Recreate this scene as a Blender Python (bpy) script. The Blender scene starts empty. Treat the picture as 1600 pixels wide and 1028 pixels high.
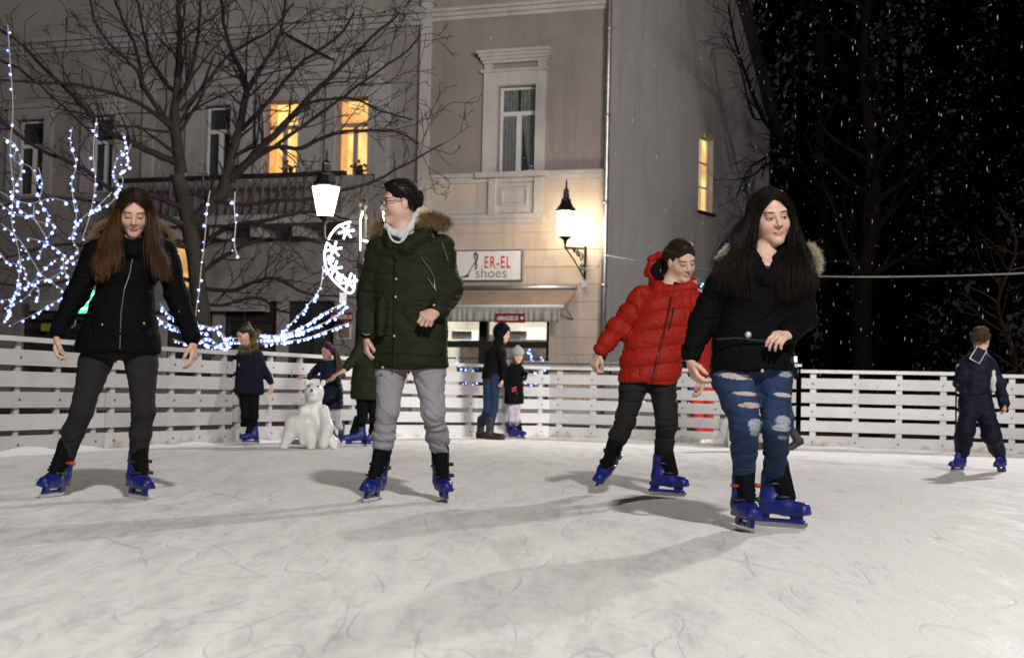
import bpy, math, random
import numpy as np
from mathutils import Vector, Matrix
random.seed(7); rng = np.random.default_rng(7)
SC = bpy.context.scene; COL = SC.collection
V3 = lambda *a: np.array(a, dtype=np.float64)
# ------------------------------------------------------------------ camera
CAMH = 0.65; FPX = 2400.0
p_ = math.atan(100/2400); r_ = math.radians(1.3)
Fw = V3(0, math.cos(p_), math.sin(p_)); R0 = V3(1,0,0); U0 = V3(0,-math.sin(p_), math.cos(p_))
Rt = R0*math.cos(r_)+U0*math.sin(r_); Up = -R0*math.sin(r_)+U0*math.cos(r_)
cam = bpy.data.cameras.new('camera'); co = bpy.data.objects.new('camera', cam); COL.objects.link(co)
co.matrix_world = Matrix(((Rt[0],Up[0],-Fw[0],0),(Rt[1],Up[1],-Fw[1],0),(Rt[2],Up[2],-Fw[2],CAMH),(0,0,0,1)))
cam.sensor_width = 36; cam.lens = 36*FPX/1600; cam.clip_end = 600; cam.clip_start = .1
cam.dof.use_dof = True; cam.dof.focus_distance = 9.0; cam.dof.aperture_fstop = 4.5
SC.camera = co
def ray(x, y):
    return Fw*FPX + Rt*(x-800) + Up*(514-y)
def P(x, y, D):
    d = ray(x, y); return V3(0,0,CAMH) + d*(D/d[1])
def Gd(x, y, z=0.0):
    d = ray(x, y); return V3(0,0,CAMH) + d*((z-CAMH)/d[2])
# ------------------------------------------------------------------ world, exposure
SC.view_settings.view_transform = 'Standard'; SC.view_settings.look = 'None'; SC.view_settings.exposure = 0.7
W = bpy.data.worlds.new('World'); SC.world = W; W.use_nodes = True
bg = W.node_tree.nodes['Background']; bg.inputs[0].default_value = (.52,.47,.50,1); bg.inputs[1].default_value = .021
# ------------------------------------------------------------------ rink floodlights, plus an unseen one for the houses (on masts outside the frame)
def spot(loc, target, power, color, size=.35, angle=120):
    l = bpy.data.lights.new('floodlight', 'SPOT'); l.energy = power; l.color = color; l.shadow_soft_size = size
    l.spot_size = math.radians(angle); l.spot_blend = .6
    o = bpy.data.objects.new('floodlight', l); COL.objects.link(o); o.location = loc
    o.rotation_euler = (Vector(target)-Vector(loc)).to_track_quat('-Z','Y').to_euler(); return o
FLOODS = [((3.6,-9.5,12.2), (1.0,13,0), 10600, (1,.95,.90), .40, 85),
          ((12.1,31.0,12.2), (0,9,0), 7600, (1,.95,.91), .30, 80),
          ((11.5,4.0,7.5), (-7,37,4.8), 12500, (1,.95,.91), 2.2, 50)]  # unseen; aimed at the house fronts to brighten them, widened to soften branch shadows
for f in FLOODS: spot(*f)
# ------------------------------------------------------------------ helpers: things, meshes
BASE = [V3(0,0,0)]
def tag(o, label=None, cat=None, group=None, kind=None):
    if label: o['label'] = label
    if cat: o['category'] = cat
    if group: o['group'] = group
    if kind: o['kind'] = kind
    return o
def thing(name, base, label, cat, group=None):
    o = bpy.data.objects.new(name, None); COL.objects.link(o); o.location = base; BASE[0] = V3(*base); o.empty_display_size = .1
    return tag(o, label, cat, group)
def mesh(name, V, Fc, mats, parent=None, smooth=False, mi=None, attrs=None):
    V = np.asarray(V, dtype=np.float64).reshape(-1,3)
    loc = V - BASE[0] if parent is not None else V
    me = bpy.data.meshes.new(name)
    if isinstance(Fc, np.ndarray):
        n, k = Fc.shape
        me.vertices.add(len(V)); me.vertices.foreach_set('co', loc.astype(np.float32).ravel())
        me.loops.add(n*k); me.loops.foreach_set('vertex_index', Fc.astype(np.int32).ravel())
        me.polygons.add(n); me.polygons.foreach_set('loop_start', np.arange(0,n*k,k,dtype=np.int32))
        me.update(calc_edges=True)
    else:
        me.from_pydata(loc.tolist(), [], Fc)
    if not isinstance(mats, (list,tuple)): mats = [mats]
    for m in mats: me.materials.append(m)
    if mi is not None: me.polygons.foreach_set('material_index', np.asarray(mi, dtype=np.int32))
    if smooth: me.polygons.foreach_set('use_smooth', np.ones(len(me.polygons), dtype=bool))
    if attrs:
        for nm, arr in attrs.items():
            arr = np.asarray(arr, dtype=np.float32)
            if arr.ndim == 1: a = me.attributes.new(nm,'FLOAT','POINT'); a.data.foreach_set('value', arr)
            else: a = me.attributes.new(nm,'FLOAT_VECTOR','POINT'); a.data.foreach_set('vector', arr.ravel())
    me.validate(); me.update()
    o = bpy.data.objects.new(name, me); COL.objects.link(o)
    if parent is not None: o.parent = parent
    return o
class MB:
    def __init__(s): s.v=[]; s.f=[]; s.m=[]; s.u=[]
    def quadbox(s, c8, m=0):
        b=len(s.v); s.v += [tuple(q) for q in c8]
        for f in ((0,3,2,1),(4,5,6,7),(0,1,5,4),(1,2,6,5),(2,3,7,6),(3,0,4,7)): s.f.append(tuple(b+i for i in f)); s.m.append(m)
        return s
    def box(s, x0,x1,y0,y1,z0,z1,m=0,T=None):
        c=[(x0,y0,z0),(x1,y0,z0),(x1,y1,z0),(x0,y1,z0),(x0,y0,z1),(x1,y0,z1),(x1,y1,z1),(x0,y1,z1)]
        if T: c=[T(*q) for q in c]
        return s.quadbox(c,m)
    def poly(s, pts, m=0):
        b=len(s.v); s.v+=[tuple(q) for q in pts]; s.f.append(tuple(range(b,b+len(pts)))); s.m.append(m); return s
    def tube(s, pts, rad, n=8, m=0, caps=True):
        pts=[V3(*q) for q in pts]; k=len(pts)
        if not hasattr(rad,'__len__'): rad=[rad]*k
        ref=None; b=len(s.v)
        for i in range(k):
            d = pts[min(i+1,k-1)]-pts[max(i-1,0)]; d=d/(np.linalg.norm(d)+1e-12)
            if ref is None:
                a=V3(0,0,1) if abs(d[2])<.9 else V3(1,0,0); ref=np.cross(d,a)
            ref=ref-d*np.dot(ref,d); ref/=np.linalg.norm(ref)+1e-12; w=np.cross(d,ref)
            for j in range(n):
                t=2*math.pi*j/n; s.v.append(tuple(pts[i]+(ref*math.cos(t)+w*math.sin(t))*rad[i]))
        for i in range(k-1):
            for j in range(n):
                s.f.append((b+i*n+j,b+i*n+(j+1)%n,b+(i+1)*n+(j+1)%n,b+(i+1)*n+j)); s.m.append(m)
        if caps:
            s.f.append(tuple(b+j for j in range(n))[::-1]); s.m.append(m)
            s.f.append(tuple(b+(k-1)*n+j for j in range(n))); s.m.append(m)
        return s
    def lathe(s, c, prof, n=16, m=0, ax=None):   # prof (r,z)
        s_=[(c[0],c[1],c[2]+z) for r,z in prof]; b=len(s.v); k=len(prof)
        for r,z in prof:
            for j in range(n):
                t=2*math.pi*(j+.5)/n; s.v.append((c[0]+r*math.cos(t),c[1]+r*math.sin(t),c[2]+z))
        for i in range(k-1):
            for j in range(n):
                s.f.append((b+i*n+j,b+i*n+(j+1)%n,b+(i+1)*n+(j+1)%n,b+(i+1)*n+j)); s.m.append(m)
        s.f.append(tuple(b+j for j in range(n))[::-1]); s.m.append(m)
        s.f.append(tuple(b+(k-1)*n+j for j in range(n))); s.m.append(m); return s
    def ball(s, c, r, n=8, m=0):
        pr=[(max(r*math.cos(a),1e-4), r*math.sin(a)) for a in [(-.5+i/(n//2+1))*math.pi for i in range(n//2+2)]]
        return s.lathe(c, pr, n, m)
    def build(s, name, mats, parent=None, smooth=False):
        return mesh(name, np.array(s.v), s.f, mats, parent, smooth, s.m)
# ------------------------------------------------------------------ materials
def mat(name, col, rough=.8, metal=0., emis=None, estr=0., spec=.4, bump=0., bscale=60., var=0., vscale=3., col2=None, sheen=0., coat=0., bdist=.01):
    m = bpy.data.materials.new(name); m.use_nodes=True; nt=m.node_tree; b=nt.nodes['Principled BSDF']
    b.inputs['Base Color'].default_value=(*col,1); b.inputs['Roughness'].default_value=rough; b.inputs['Metallic'].default_value=metal
    b.inputs['Specular IOR Level'].default_value=spec; b.inputs['Sheen Weight'].default_value=sheen; b.inputs['Coat Weight'].default_value=coat
    if emis: b.inputs['Emission Color'].default_value=(*emis,1); b.inputs['Emission Strength'].default_value=estr
    tc=nt.nodes.new('ShaderNodeTexCoord')
    if var>0 or col2:
        n=nt.nodes.new('ShaderNodeTexNoise'); n.inputs['Scale'].default_value=vscale; n.inputs['Detail'].default_value=6; n.inputs['Roughness'].default_value=.6
        nt.links.new(tc.outputs['Object'], n.inputs['Vector'])
        r=nt.nodes.new('ShaderNodeMapRange'); r.inputs[1].default_value=.3; r.inputs[2].default_value=.7; nt.links.new(n.outputs[0], r.inputs[0])
        mx=nt.nodes.new('ShaderNodeMix'); mx.data_type='RGBA'; nt.links.new(r.outputs[0], mx.inputs[0])
        c2 = col2 if col2 else tuple(c*(1-var) for c in col)
        c1 = col if col2 else tuple(min(1,c*(1+var*.6)) for c in col)
        mx.inputs[6].default_value=(*c1,1); mx.inputs[7].default_value=(*c2,1); nt.links.new(mx.outputs[2], b.inputs['Base Color'])
    if bump>0:
        n=nt.nodes.new('ShaderNodeTexNoise'); n.inputs['Scale'].default_value=bscale; n.inputs['Detail'].default_value=4
        nt.links.new(tc.outputs['Object'], n.inputs['Vector'])
        bp=nt.nodes.new('ShaderNodeBump'); bp.inputs['Strength'].default_value=bump; bp.inputs['Distance'].default_value=bdist
        nt.links.new(n.outputs[0], bp.inputs['Height']); nt.links.new(bp.outputs[0], b.inputs['Normal'])
    return m
def nodesof(m): return m.node_tree, m.node_tree.nodes, m.node_tree.links, m.node_tree.nodes['Principled BSDF']
def ellmask(nt, vec, cx, cz, rx, rz, soft=.35, rot=0., front=None, dist=None):
    """mask 1 inside an ellipse in the x-z plane of vec"""
    N=nt.nodes; L=nt.links
    mp=N.new('ShaderNodeMapping'); mp.vector_type='TEXTURE'; mp.inputs['Location'].default_value=(cx,0,cz); mp.inputs['Rotation'].default_value=(0,rot,0); mp.inputs['Scale'].default_value=(rx,1e6,rz)
    L.new(vec, mp.inputs[0])
    ln=N.new('ShaderNodeVectorMath'); ln.operation='LENGTH'; L.new(mp.outputs[0], ln.inputs[0])
    src=ln.outputs['Value']
    if dist:
        ad=N.new('ShaderNodeMath'); ad.operation='ADD'; L.new(src, ad.inputs[0]); L.new(dist, ad.inputs[1]); src=ad.outputs[0]
    mr=N.new('ShaderNodeMapRange'); mr.interpolation_type='SMOOTHSTEP'; mr.inputs[1].default_value=1-soft; mr.inputs[2].default_value=1+soft; mr.inputs[3].default_value=1; mr.inputs[4].default_value=0
    L.new(src, mr.inputs[0]); out=mr.outputs[0]
    if front is not None:
        mu=N.new('ShaderNodeMath'); mu.operation='MULTIPLY'; L.new(out,mu.inputs[0]); L.new(front,mu.inputs[1]); out=mu.outputs[0]
    return out
def blend(nt, base, mask, col, fac=1.0):
    N=nt.nodes; L=nt.links
    mx=N.new('ShaderNodeMix'); mx.data_type='RGBA'
    if fac<1:
        mu=N.new('ShaderNodeMath'); mu.operation='MULTIPLY'; L.new(mask,mu.inputs[0]); mu.inputs[1].default_value=fac; mask=mu.outputs[0]
    L.new(mask, mx.inputs[0])
    if isinstance(base, tuple): mx.inputs[6].default_value=(*base,1)
    else: L.new(base, mx.inputs[6])
    mx.inputs[7].default_value=(*col,1); return mx.outputs[2]
def skin_mat(name, col, lips=(.45,.13,.12), brow=(.03,.02,.015), smile=0., eyes='down', lipw=.021, makeup=0.):
    m=mat(name, col, .52, spec=.35, bump=.12, bscale=180, bdist=.002); nt,N,L,b=nodesof(m)
    b.inputs['Subsurface Weight'].default_value=.12; b.inputs['Subsurface Radius'].default_value=(.8,.3,.15); b.inputs['Subsurface Scale'].default_value=.012
    at=N.new('ShaderNodeAttribute'); at.attribute_name='hp'; v=at.outputs['Vector']
    sx=N.new('ShaderNodeSeparateXYZ'); L.new(v,sx.inputs[0])
    fr=N.new('ShaderNodeMapRange'); fr.inputs[1].default_value=.045; fr.inputs[2].default_value=.055; L.new(sx.outputs['Y'],fr.inputs[0]); F=fr.outputs[0]
    ab=N.new('ShaderNodeMath'); ab.operation='ABSOLUTE'; L.new(sx.outputs['X'],ab.inputs[0])
    cb=N.new('ShaderNodeCombineXYZ'); L.new(ab.outputs[0],cb.inputs[0]); L.new(sx.outputs['Y'],cb.inputs[1]); L.new(sx.outputs['Z'],cb.inputs[2]); a=cb.outputs[0]
    c=tuple(col)
    nb=N.new('ShaderNodeTexNoise'); nb.inputs['Scale'].default_value=38; nb.inputs['Detail'].default_value=5; tco=N.new('ShaderNodeTexCoord'); L.new(tco.outputs['Object'],nb.inputs[0]); nr=N.new('ShaderNodeMapRange'); nr.inputs[1].default_value=.42; nr.inputs[2].default_value=.68; L.new(nb.outputs[0],nr.inputs[0])
    c=blend(nt,c,nr.outputs[0],(col[0]*.90,col[1]*.76,col[2]*.72),.45)
    c=blend(nt,c,ellmask(nt,a,.040,-.035,.026,.026,.8,front=F),(col[0]*.95,col[1]*.66,col[2]*.62),.32)
    c=blend(nt,c,ellmask(nt,a,.0,-.030,.013,.014,.7,front=F),(col[0]*.95,col[1]*.70,col[2]*.66),.4)
    c=blend(nt,c,ellmask(nt,a,.031,.004,.019,.011,.6,front=F),(col[0]*.55,col[1]*.42,col[2]*.40),.45+.35*makeup)
    c=blend(nt,c,ellmask(nt,a,.033,.0245,.021,.0042,.5,rot=-.10,front=F),brow,.9)
    if eyes=='half':
        c=blend(nt,c,ellmask(nt,a,.031,-.0030,.0135,.0040,.25,front=F),(.50,.46,.44),1)
        c=blend(nt,c,ellmask(nt,a,.031,-.0032,.0052,.0044,.25,front=F),(.03,.018,.012),1)
        c=blend(nt,c,ellmask(nt,a,.032,.0012,.0175,.0022,.5,front=F),(.012,.008,.008),.95)
        c=blend(nt,c,ellmask(nt,a,.031,-.0075,.013,.0012,.5,front=F),(.12,.06,.05),.6)
    elif eyes=='open':
        c=blend(nt,c,ellmask(nt,a,.031,.000,.0145,.0058,.25,front=F),(.55,.5,.48),1)
        c=blend(nt,c,ellmask(nt,a,.031,.000,.0052,.0056,.25,front=F),(.03,.02,.015),1)
        c=blend(nt,c,ellmask(nt,a,.031,.0055,.0165,.0022,.5,front=F),(.015,.01,.01),.95)
    else:
        c=blend(nt,c,ellmask(nt,a,.031,-.0042,.015,.0036,.5,front=F),(.035,.02,.018),.95)
        c=blend(nt,c,ellmask(nt,a,.031,.0058,.015,.0014,.6,front=F),(.10,.05,.04),.5)
    c=blend(nt,c,ellmask(nt,a,.0,-.0665,lipw,.0098,.35,front=F),lips,.85)
    if smile>0: c=blend(nt,c,ellmask(nt,a,.0,-.0660,lipw*.75,.0030,.4,front=F),(.62,.55,.50),.8*smile)
    c=blend(nt,c,ellmask(nt,a,.0,-.0665,lipw*1.12,.0016,.5,front=F),(.10,.02,.02),.9 if smile==0 else .35)
    c=blend(nt,c,ellmask(nt,a,.0085,-.0415,.0045,.0028,.5,front=F),(.10,.03,.02),.8)
    L.new(c,b.inputs['Base Color']); return m
# ------------------------------------------------------------------ noise + signed-distance modelling
_T = rng.random((32,32,32)).astype(np.float32)
def noise3(p):
    p=np.asarray(p); i=np.floor(p).astype(int); f=p-i; f=f*f*(3-2*f); o=0
    for dx in (0,1):
        for dy in (0,1):
            for dz in (0,1):
                w=(f[:,0] if dx else 1-f[:,0])*(f[:,1] if dy else 1-f[:,1])*(f[:,2] if dz else 1-f[:,2])
                o=o+w*_T[(i[:,0]+dx)&31,(i[:,1]+dy)&31,(i[:,2]+dz)&31]
    return o*2-1
def fbm(p,oct=3):
    s=0;a=1
    for k in range(oct): s=s+a*noise3(p*(2**k)+k*7.3); a*=.5
    return s
class SDF:
    def __init__(s, lo, hi, h):
        s.lo=np.array(lo,float); s.h=h; n=np.ceil((np.array(hi)-s.lo)/h).astype(int)+1
        s.ax=[(s.lo[i]+np.arange(n[i])*h).astype(np.float32) for i in range(3)]; s.F=np.full(n,.5,np.float32)
    def sub(s, lo, hi):
        sl=[]
        for i in range(3):
            a=max(0,int(math.floor((lo[i]-s.lo[i])/s.h))); b=min(s.F.shape[i],int(math.ceil((hi[i]-s.lo[i])/s.h))+1)
            if b<=a: return None
            sl.append(slice(a,b))
        sl=tuple(sl); X=s.ax[0][sl[0]][:,None,None]; Y=s.ax[1][sl[1]][None,:,None]; Z=s.ax[2][sl[2]][None,None,:]
        return sl,X,Y,Z
    def put(s, sl, d, k, op):
        A=s.F[sl]
        if op=='u':
            if k>0: h=np.maximum(k-np.abs(A-d),0)/k; s.F[sl]=np.minimum(A,d)-h*h*k*.25
            else: s.F[sl]=np.minimum(A,d)
        else:
            d=-d
            if k>0: h=np.maximum(k-np.abs(A-d),0)/k; s.F[sl]=np.maximum(A,d)+h*h*k*.25
            else: s.F[sl]=np.maximum(A,d)
    def cone(s,a,b,ra,rb,k=.02,op='u',flat=None):
        a=np.array(a,float); b=np.array(b,float); m=max(ra,rb)+k+3*s.h
        g=s.sub(np.minimum(a,b)-m,np.maximum(a,b)+m)
        if g is None: return s
        sl,X,Y,Z=g; ab=b-a; L=float(ab@ab)+1e-12
        x=X-a[0];y=Y-a[1];z=Z-a[2]
        t=np.clip((x*ab[0]+y*ab[1]+z*ab[2])/L,0,1)
        x=x-t*ab[0];y=y-t*ab[1];z=z-t*ab[2]
        if flat is not None:
            w,f=np.array(flat[0],float),flat[1]; w/=np.linalg.norm(w); q=(x*w[0]+y*w[1]+z*w[2])*(1/f-1)
            x=x+q*w[0];y=y+q*w[1];z=z+q*w[2]
        d=np.sqrt(x*x+y*y+z*z)-(ra+(rb-ra)*t)
        s.put(sl,d.astype(np.float32),k,op); return s
    def chain(s,pts,rs,k=.02,flat=None):
        for i in range(len(pts)-1): s.cone(pts[i],pts[i+1],rs[i],rs[i+1],k,'u',flat)
        return s
    def ell(s,c,r,Rm=None,k=.02,op='u'):
        c=np.array(c,float); r=np.array(r,float); m=max(r)+k+3*s.h
        g=s.sub(c-m,c+m)
        if g is None: return s
        sl,X,Y,Z=g; x=X-c[0];y=Y-c[1];z=Z-c[2]
        if Rm is not None: x,y,z=[x*Rm[0][i]+y*Rm[1][i]+z*Rm[2][i] for i in range(3)]
        k0=np.sqrt((x/r[0])**2+(y/r[1])**2+(z/r[2])**2); k1=np.sqrt((x/r[0]**2)**2+(y/r[1]**2)**2+(z/r[2]**2)**2)+1e-9
        s.put(sl,(k0*(k0-1)/k1).astype(np.float32),k,op); return s
    def rbox(s,c,half,Rm,rad=.01,k=.01,op='u'):
        c=np.array(c,float); m=float(np.linalg.norm(half))+k+3*s.h; g=s.sub(c-m,c+m)
        if g is None: return s
        sl,X,Y,Z=g; x=X-c[0];y=Y-c[1];z=Z-c[2]
        if Rm is not None: x,y,z=[x*Rm[0][i]+y*Rm[1][i]+z*Rm[2][i] for i in range(3)]
        q=[np.abs(v)-(hh-rad) for v,hh in zip((x,y,z),half)]
        q=np.broadcast_arrays(*q)
        d=np.sqrt(sum(np.maximum(v,0)**2 for v in q))+np.minimum(np.maximum(np.maximum(q[0],q[1]),q[2]),0)-rad
        s.put(sl,d.astype(np.float32),k,op); return s
    def stack(s, lev, k=.03, rnd=.02, power=2.3):
        """lev: (center xyz, half width, half depth, yaw) from any heights; elliptical sections over z"""
        lev=sorted(lev,key=lambda l:l[0][2]); zs=np.array([l[0][2] for l in lev]); z0,z1=zs[0],zs[-1]
        Zg=s.ax[2]; fine=np.linspace(z0,z1,240)
        def ip(vals):
            f=np.interp(fine,zs,vals); w=15; fp=np.pad(f,w,'edge'); ker=np.hanning(2*w+1); ker/=ker.sum(); f=np.convolve(fp,ker,'valid')
            return np.interp(Zg,fine,f).astype(np.float32)
        cx=ip([l[0][0] for l in lev]); cy=ip([l[0][1] for l in lev]); w=ip([l[1] for l in lev]); d_=ip([l[2] for l in lev]); yw=ip([l[3] for l in lev])
        mw=max(l[1] for l in lev)+max(l[2] for l in lev)*.3+k+3*s.h
        C=np.array([l[0] for l in lev]); g=s.sub(C.min(0)-mw,C.max(0)+mw)
        if g is None: return s
        sl,X,Y,Z=g; zz=sl[2]; q=lambda a:a[zz][None,None,:]
        x=X-q(cx); y=Y-q(cy); c=np.cos(q(yw)); n=np.sin(q(yw)); u=x*c+y*n; v=-x*n+y*c
        a=q(w);b=q(d_); k0=(np.abs(u/a)**power+np.abs(v/b)**power)**(1/power)
        dd=(k0-1)*np.minimum(a,b); cap=np.maximum(z0-Z,Z-z1)+0*dd
        e=np.maximum(dd+rnd,0); f=np.maximum(cap+rnd,0); d=np.sqrt(e*e+f*f)+np.minimum(np.maximum(dd+rnd,cap+rnd),0)-rnd
        s.put(sl,d.astype(np.float32),k,'u'); return s
    def extract(s):
        F=s.F; S=F<0; n=F.shape
        c=[S[i:n[0]-1+i,j:n[1]-1+j,k:n[2]-1+k] for i in(0,1) for j in(0,1) for k in(0,1)]
        al=c[0].copy(); an=c[0].copy()
        for q in c[1:]: al&=q; an|=q
        act=an&~al; I=np.nonzero(act); N=len(I[0])
        idx=np.full(act.shape,-1,np.int32); idx[I]=np.arange(N)
        vals={}
        for i in(0,1):
            for j in(0,1):
                for k in(0,1): vals[(i,j,k)]=F[I[0]+i,I[1]+j,I[2]+k]
        acc=np.zeros((N,3)); cnt=np.zeros(N)
        for p in vals:
            for a in range(3):
                if p[a]==0:
                    q=list(p); q[a]=1; q=tuple(q); v0=vals[p];v1=vals[q]; m=(v0<0)!=(v1<0)
                    t=np.where(m,v0/(v0-v1+1e-20),0); pos=np.array(p,float)[None,:]*np.ones((N,1)); pos[:,a]=t
                    acc+=pos*m[:,None]; cnt+=m
        V=(acc/cnt[:,None]+np.stack(I,1))*s.h+s.lo
        Q=[]
        for a in range(3):
            b,c2=(a+1)%3,(a+2)%3
            sa=[slice(None)]*3; sb=[slice(None)]*3; sa[a]=slice(0,-1); sb[a]=slice(1,None)
            A=S[tuple(sa)];B=S[tuple(sb)]; E=np.nonzero(A!=B); E=np.stack(E,1)
            ok=(E[:,b]>0)&(E[:,c2]>0)&(E[:,b]<n[b]-1)&(E[:,c2]<n[c2]-1); E=E[ok]; sg=A[tuple(E.T)]
            def cell(db,dc):
                e=E.copy(); e[:,b]+=db; e[:,c2]+=dc; return idx[tuple(e.T)]
            q=np.stack([cell(-1,-1),cell(0,-1),cell(0,0),cell(-1,0)],1); q[~sg]=q[~sg][:,::-1]; Q.append(q)
        Q=np.concatenate(Q); return V,Q[(Q>=0).all(1)]
def vnormals(V,Q):
    n=np.cross(V[Q[:,2]]-V[Q[:,0]],V[Q[:,3]]-V[Q[:,1]]); N=np.zeros_like(V)
    for i in range(4):
        for a in range(3): N[:,a]+=np.bincount(Q[:,i],n[:,a],len(V))
    return N/(np.linalg.norm(N,axis=1,keepdims=True)+1e-12)
def relax(V,Q,it=1,lam=.5):
    for _ in range(it):
        A=np.zeros_like(V); c=np.zeros(len(V))
        for i in range(4):
            for j in (1,3):
                w=V[Q[:,(i+j)%4]]
                for a in range(3): A[:,a]+=np.bincount(Q[:,i],w[:,a],len(V))
                c+=np.bincount(Q[:,i],minlength=len(V))
        V=V+lam*(A/np.maximum(c,1)[:,None]-V)
    return V
def sdfobj(name, S, m, parent, disp=None, it=2, attrs=None):
    V,Q=S.extract(); V=relax(V,Q,it)
    if disp is not None:
        N=vnormals(V,Q); V=V+N*disp(V,N)[:,None]; V=relax(V,Q,1,.3)
    at=attrs(V) if attrs else None
    return mesh(name,V,Q,m,parent,True,None,at)
def unit(v): v=np.array(v,float); return v/np.linalg.norm(v)
# strands: many thin tapered tubes in one mesh
def strands(name, paths, rad, m, parent, seg=3, tip=.25, extra=None):
    V=[];Q=[];U=[];RN=[];b=0; rr_=np.random.default_rng(11)
    ang=[2*math.pi*j/seg for j in range(seg)]; ca=np.cos(ang); sa=np.sin(ang)
    for pi,p in enumerate(paths):
        p=np.asarray(p); k=len(p); d=np.gradient(p,axis=0); d/=np.linalg.norm(d,axis=1,keepdims=True)+1e-9
        r0=np.cross(d,V3(.3,.5,.8)); r0/=np.linalg.norm(r0,axis=1,keepdims=True)+1e-9; w=np.cross(d,r0)
        t=np.linspace(0,1,k); rr=rad*(.7+.6*((pi*.618)%1))*(1-(1-tip)*t**1.5)
        ring=p[:,None,:]+(r0[:,None,:]*ca[None,:,None]+w[:,None,:]*sa[None,:,None])*rr[:,None,None]
        V.append(ring.reshape(-1,3)); U.append(np.repeat(t,seg)); RN.append(np.full(k*seg,rr_.random()))
        i=np.arange(k-1)[:,None]*seg; j=np.arange(seg)[None,:]; j2=(j+1)%seg
        Q.append(np.stack([b+i+j,b+i+j2,b+i+seg+j2,b+i+seg+j],-1).reshape(-1,4)); b+=k*seg
    return mesh(name,np.concatenate(V),np.concatenate(Q),m,parent,True,None,{'u':np.concatenate(U),'rnd':np.concatenate(RN)})
def spline(pts,n):
    pts=np.array(pts,float); k=len(pts); t=np.linspace(0,k-1,n); i=np.minimum(t.astype(int),k-2); f=(t-i)[:,None]
    p0=pts[np.maximum(i-1,0)];p1=pts[i];p2=pts[i+1];p3=pts[np.minimum(i+2,k-1)]
    return .5*((2*p1)+(-p0+p2)*f+(2*p0-5*p1+4*p2-p3)*f**2+(-p0+3*p1-3*p2+p3)*f**3)
# ------------------------------------------------------------------ people
def frame(yaw,pitch,roll):
    yaw,pitch,roll=[math.radians(a) for a in (yaw,pitch,roll)]
    f=V3(math.sin(yaw)*math.cos(pitch),-math.cos(yaw)*math.cos(pitch),math.sin(pitch))
    u=V3(0,0,1)-f*f[2]; u/=np.linalg.norm(u); x=np.cross(f,u)
    u2=u*math.cos(roll)+x*math.sin(roll); x=np.cross(f,u2)
    return np.stack([x,f,u2],1)    # columns
def head_prims(S,c,R,s=1.,fem=True):
    H=lambda *v:c+R@(V3(*v)*s)
    k=.014*s
    S.ell(H(0,-.018,.035),V3(.074,.094,.083)*s,R,k)
    S.ell(H(0,.022,-.030),V3(.060,.066,.080)*s,R,.03*s)
    jw=.040 if fem else .047
    for q in(-1,1):
        S.cone(H(q*jw,.0,-.055),H(q*.012,.062,-.100),.022*s,.016*s,.03*s)
        S.ell(H(q*.036,.056,-.030),V3(.024,.022,.026)*s,R,.02*s); S.ell(H(q*.050,.018,-.034),V3(.022,.042,.042)*s,R,.02*s)
        S.ell(H(q*.076,-.006,-.008),V3(.009,.019,.031)*s,R,.006*s)
    S.cone(H(-.034,.070,.026),H(.034,.070,.026),.016*s,.016*s,.018*s)
    S.ell(H(0,.070,-.097),V3(.020,.018,.017)*s,R,.02*s)
    for q in(-1,1):
        S.ell(H(q*.031,.098,.003),V3(.019,.016,.012)*s,R,.014*s,'s')
        S.ell(H(q*.031,.0745,.000),V3(.0165,.0135,.0125)*s,R,.005*s)
    S.cone(H(0,.082,.014),H(0,.104,-.028),.0085*s,.0115*s,.011*s)
    for q in(-1,1): S.ell(H(q*.0125,.092,-.033),V3(.0085,.0095,.0075)*s,R,.006*s)
    S.ell(H(0,.083,-.0620),V3(.021,.0125,.0060)*s,R,.006*s)
    S.ell(H(0,.082,-.0725),V3(.017,.0125,.0066)*s,R,.005*s)
    S.ell(H(0,.101,-.0668),V3(.023,.0075,.0018)*s,R,.003*s,'s')
def hand_prims(S,w,d,n,curl=.5,s=1.,side=1,spread=.12):
    """w wrist, d pointing dir, n palm normal; side=+1 puts the thumb on +cross(d,n)"""
    d=unit(d); n=np.array(n,float); n=unit(n-d*(n@d)); x=np.cross(d,n)*side
    S.cone(w-d*.03*s,w+d*.02*s,.025*s,.024*s,.012,flat=(n,.8))
    kn=[]
    for i,o in enumerate((.030,.010,-.011,-.030)):
        kp=w+d*(.090-.004*abs(i-1))*s+x*o*s; kn.append(kp); S.cone(w+d*.018*s+x*o*.6*s,kp,.0145*s,.0115*s,.012)
    ln=[(.040,.024,.019),(.045,.028,.020),(.041,.026,.020),(.032,.020,.018)]
    for i,kp in enumerate(kn):
        a=0; p=kp; dd=unit(d+x*spread*(1.5-i)*.5)
        for j in range(3):
            a+=curl*(.75,1.05,.7)[j]*(1+.12*(i-1)); v=dd*math.cos(a)+n*math.sin(a)
            q=p+v*ln[i][j]*s; S.cone(p,q,(.0100,.0090,.0083)[j]*s,(.0092,.0084,.0070)[j]*s,.0035); p=q
    t0=w+d*.028*s+x*.026*s; t1=t0+unit(d*.7+x*.6+n*.35)*.040*s; t2=t1+unit(d*.9+x*(.25-.5*curl)+n*(.3+.5*curl))*.030*s; t3=t2+unit(d*.9+x*(-.5*curl)+n*(.3+.7*curl))*.024*s
    S.chain([t0,t1,t2,t3],[.0150*s,.0118*s,.0105*s,.0085*s],.006)
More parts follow.
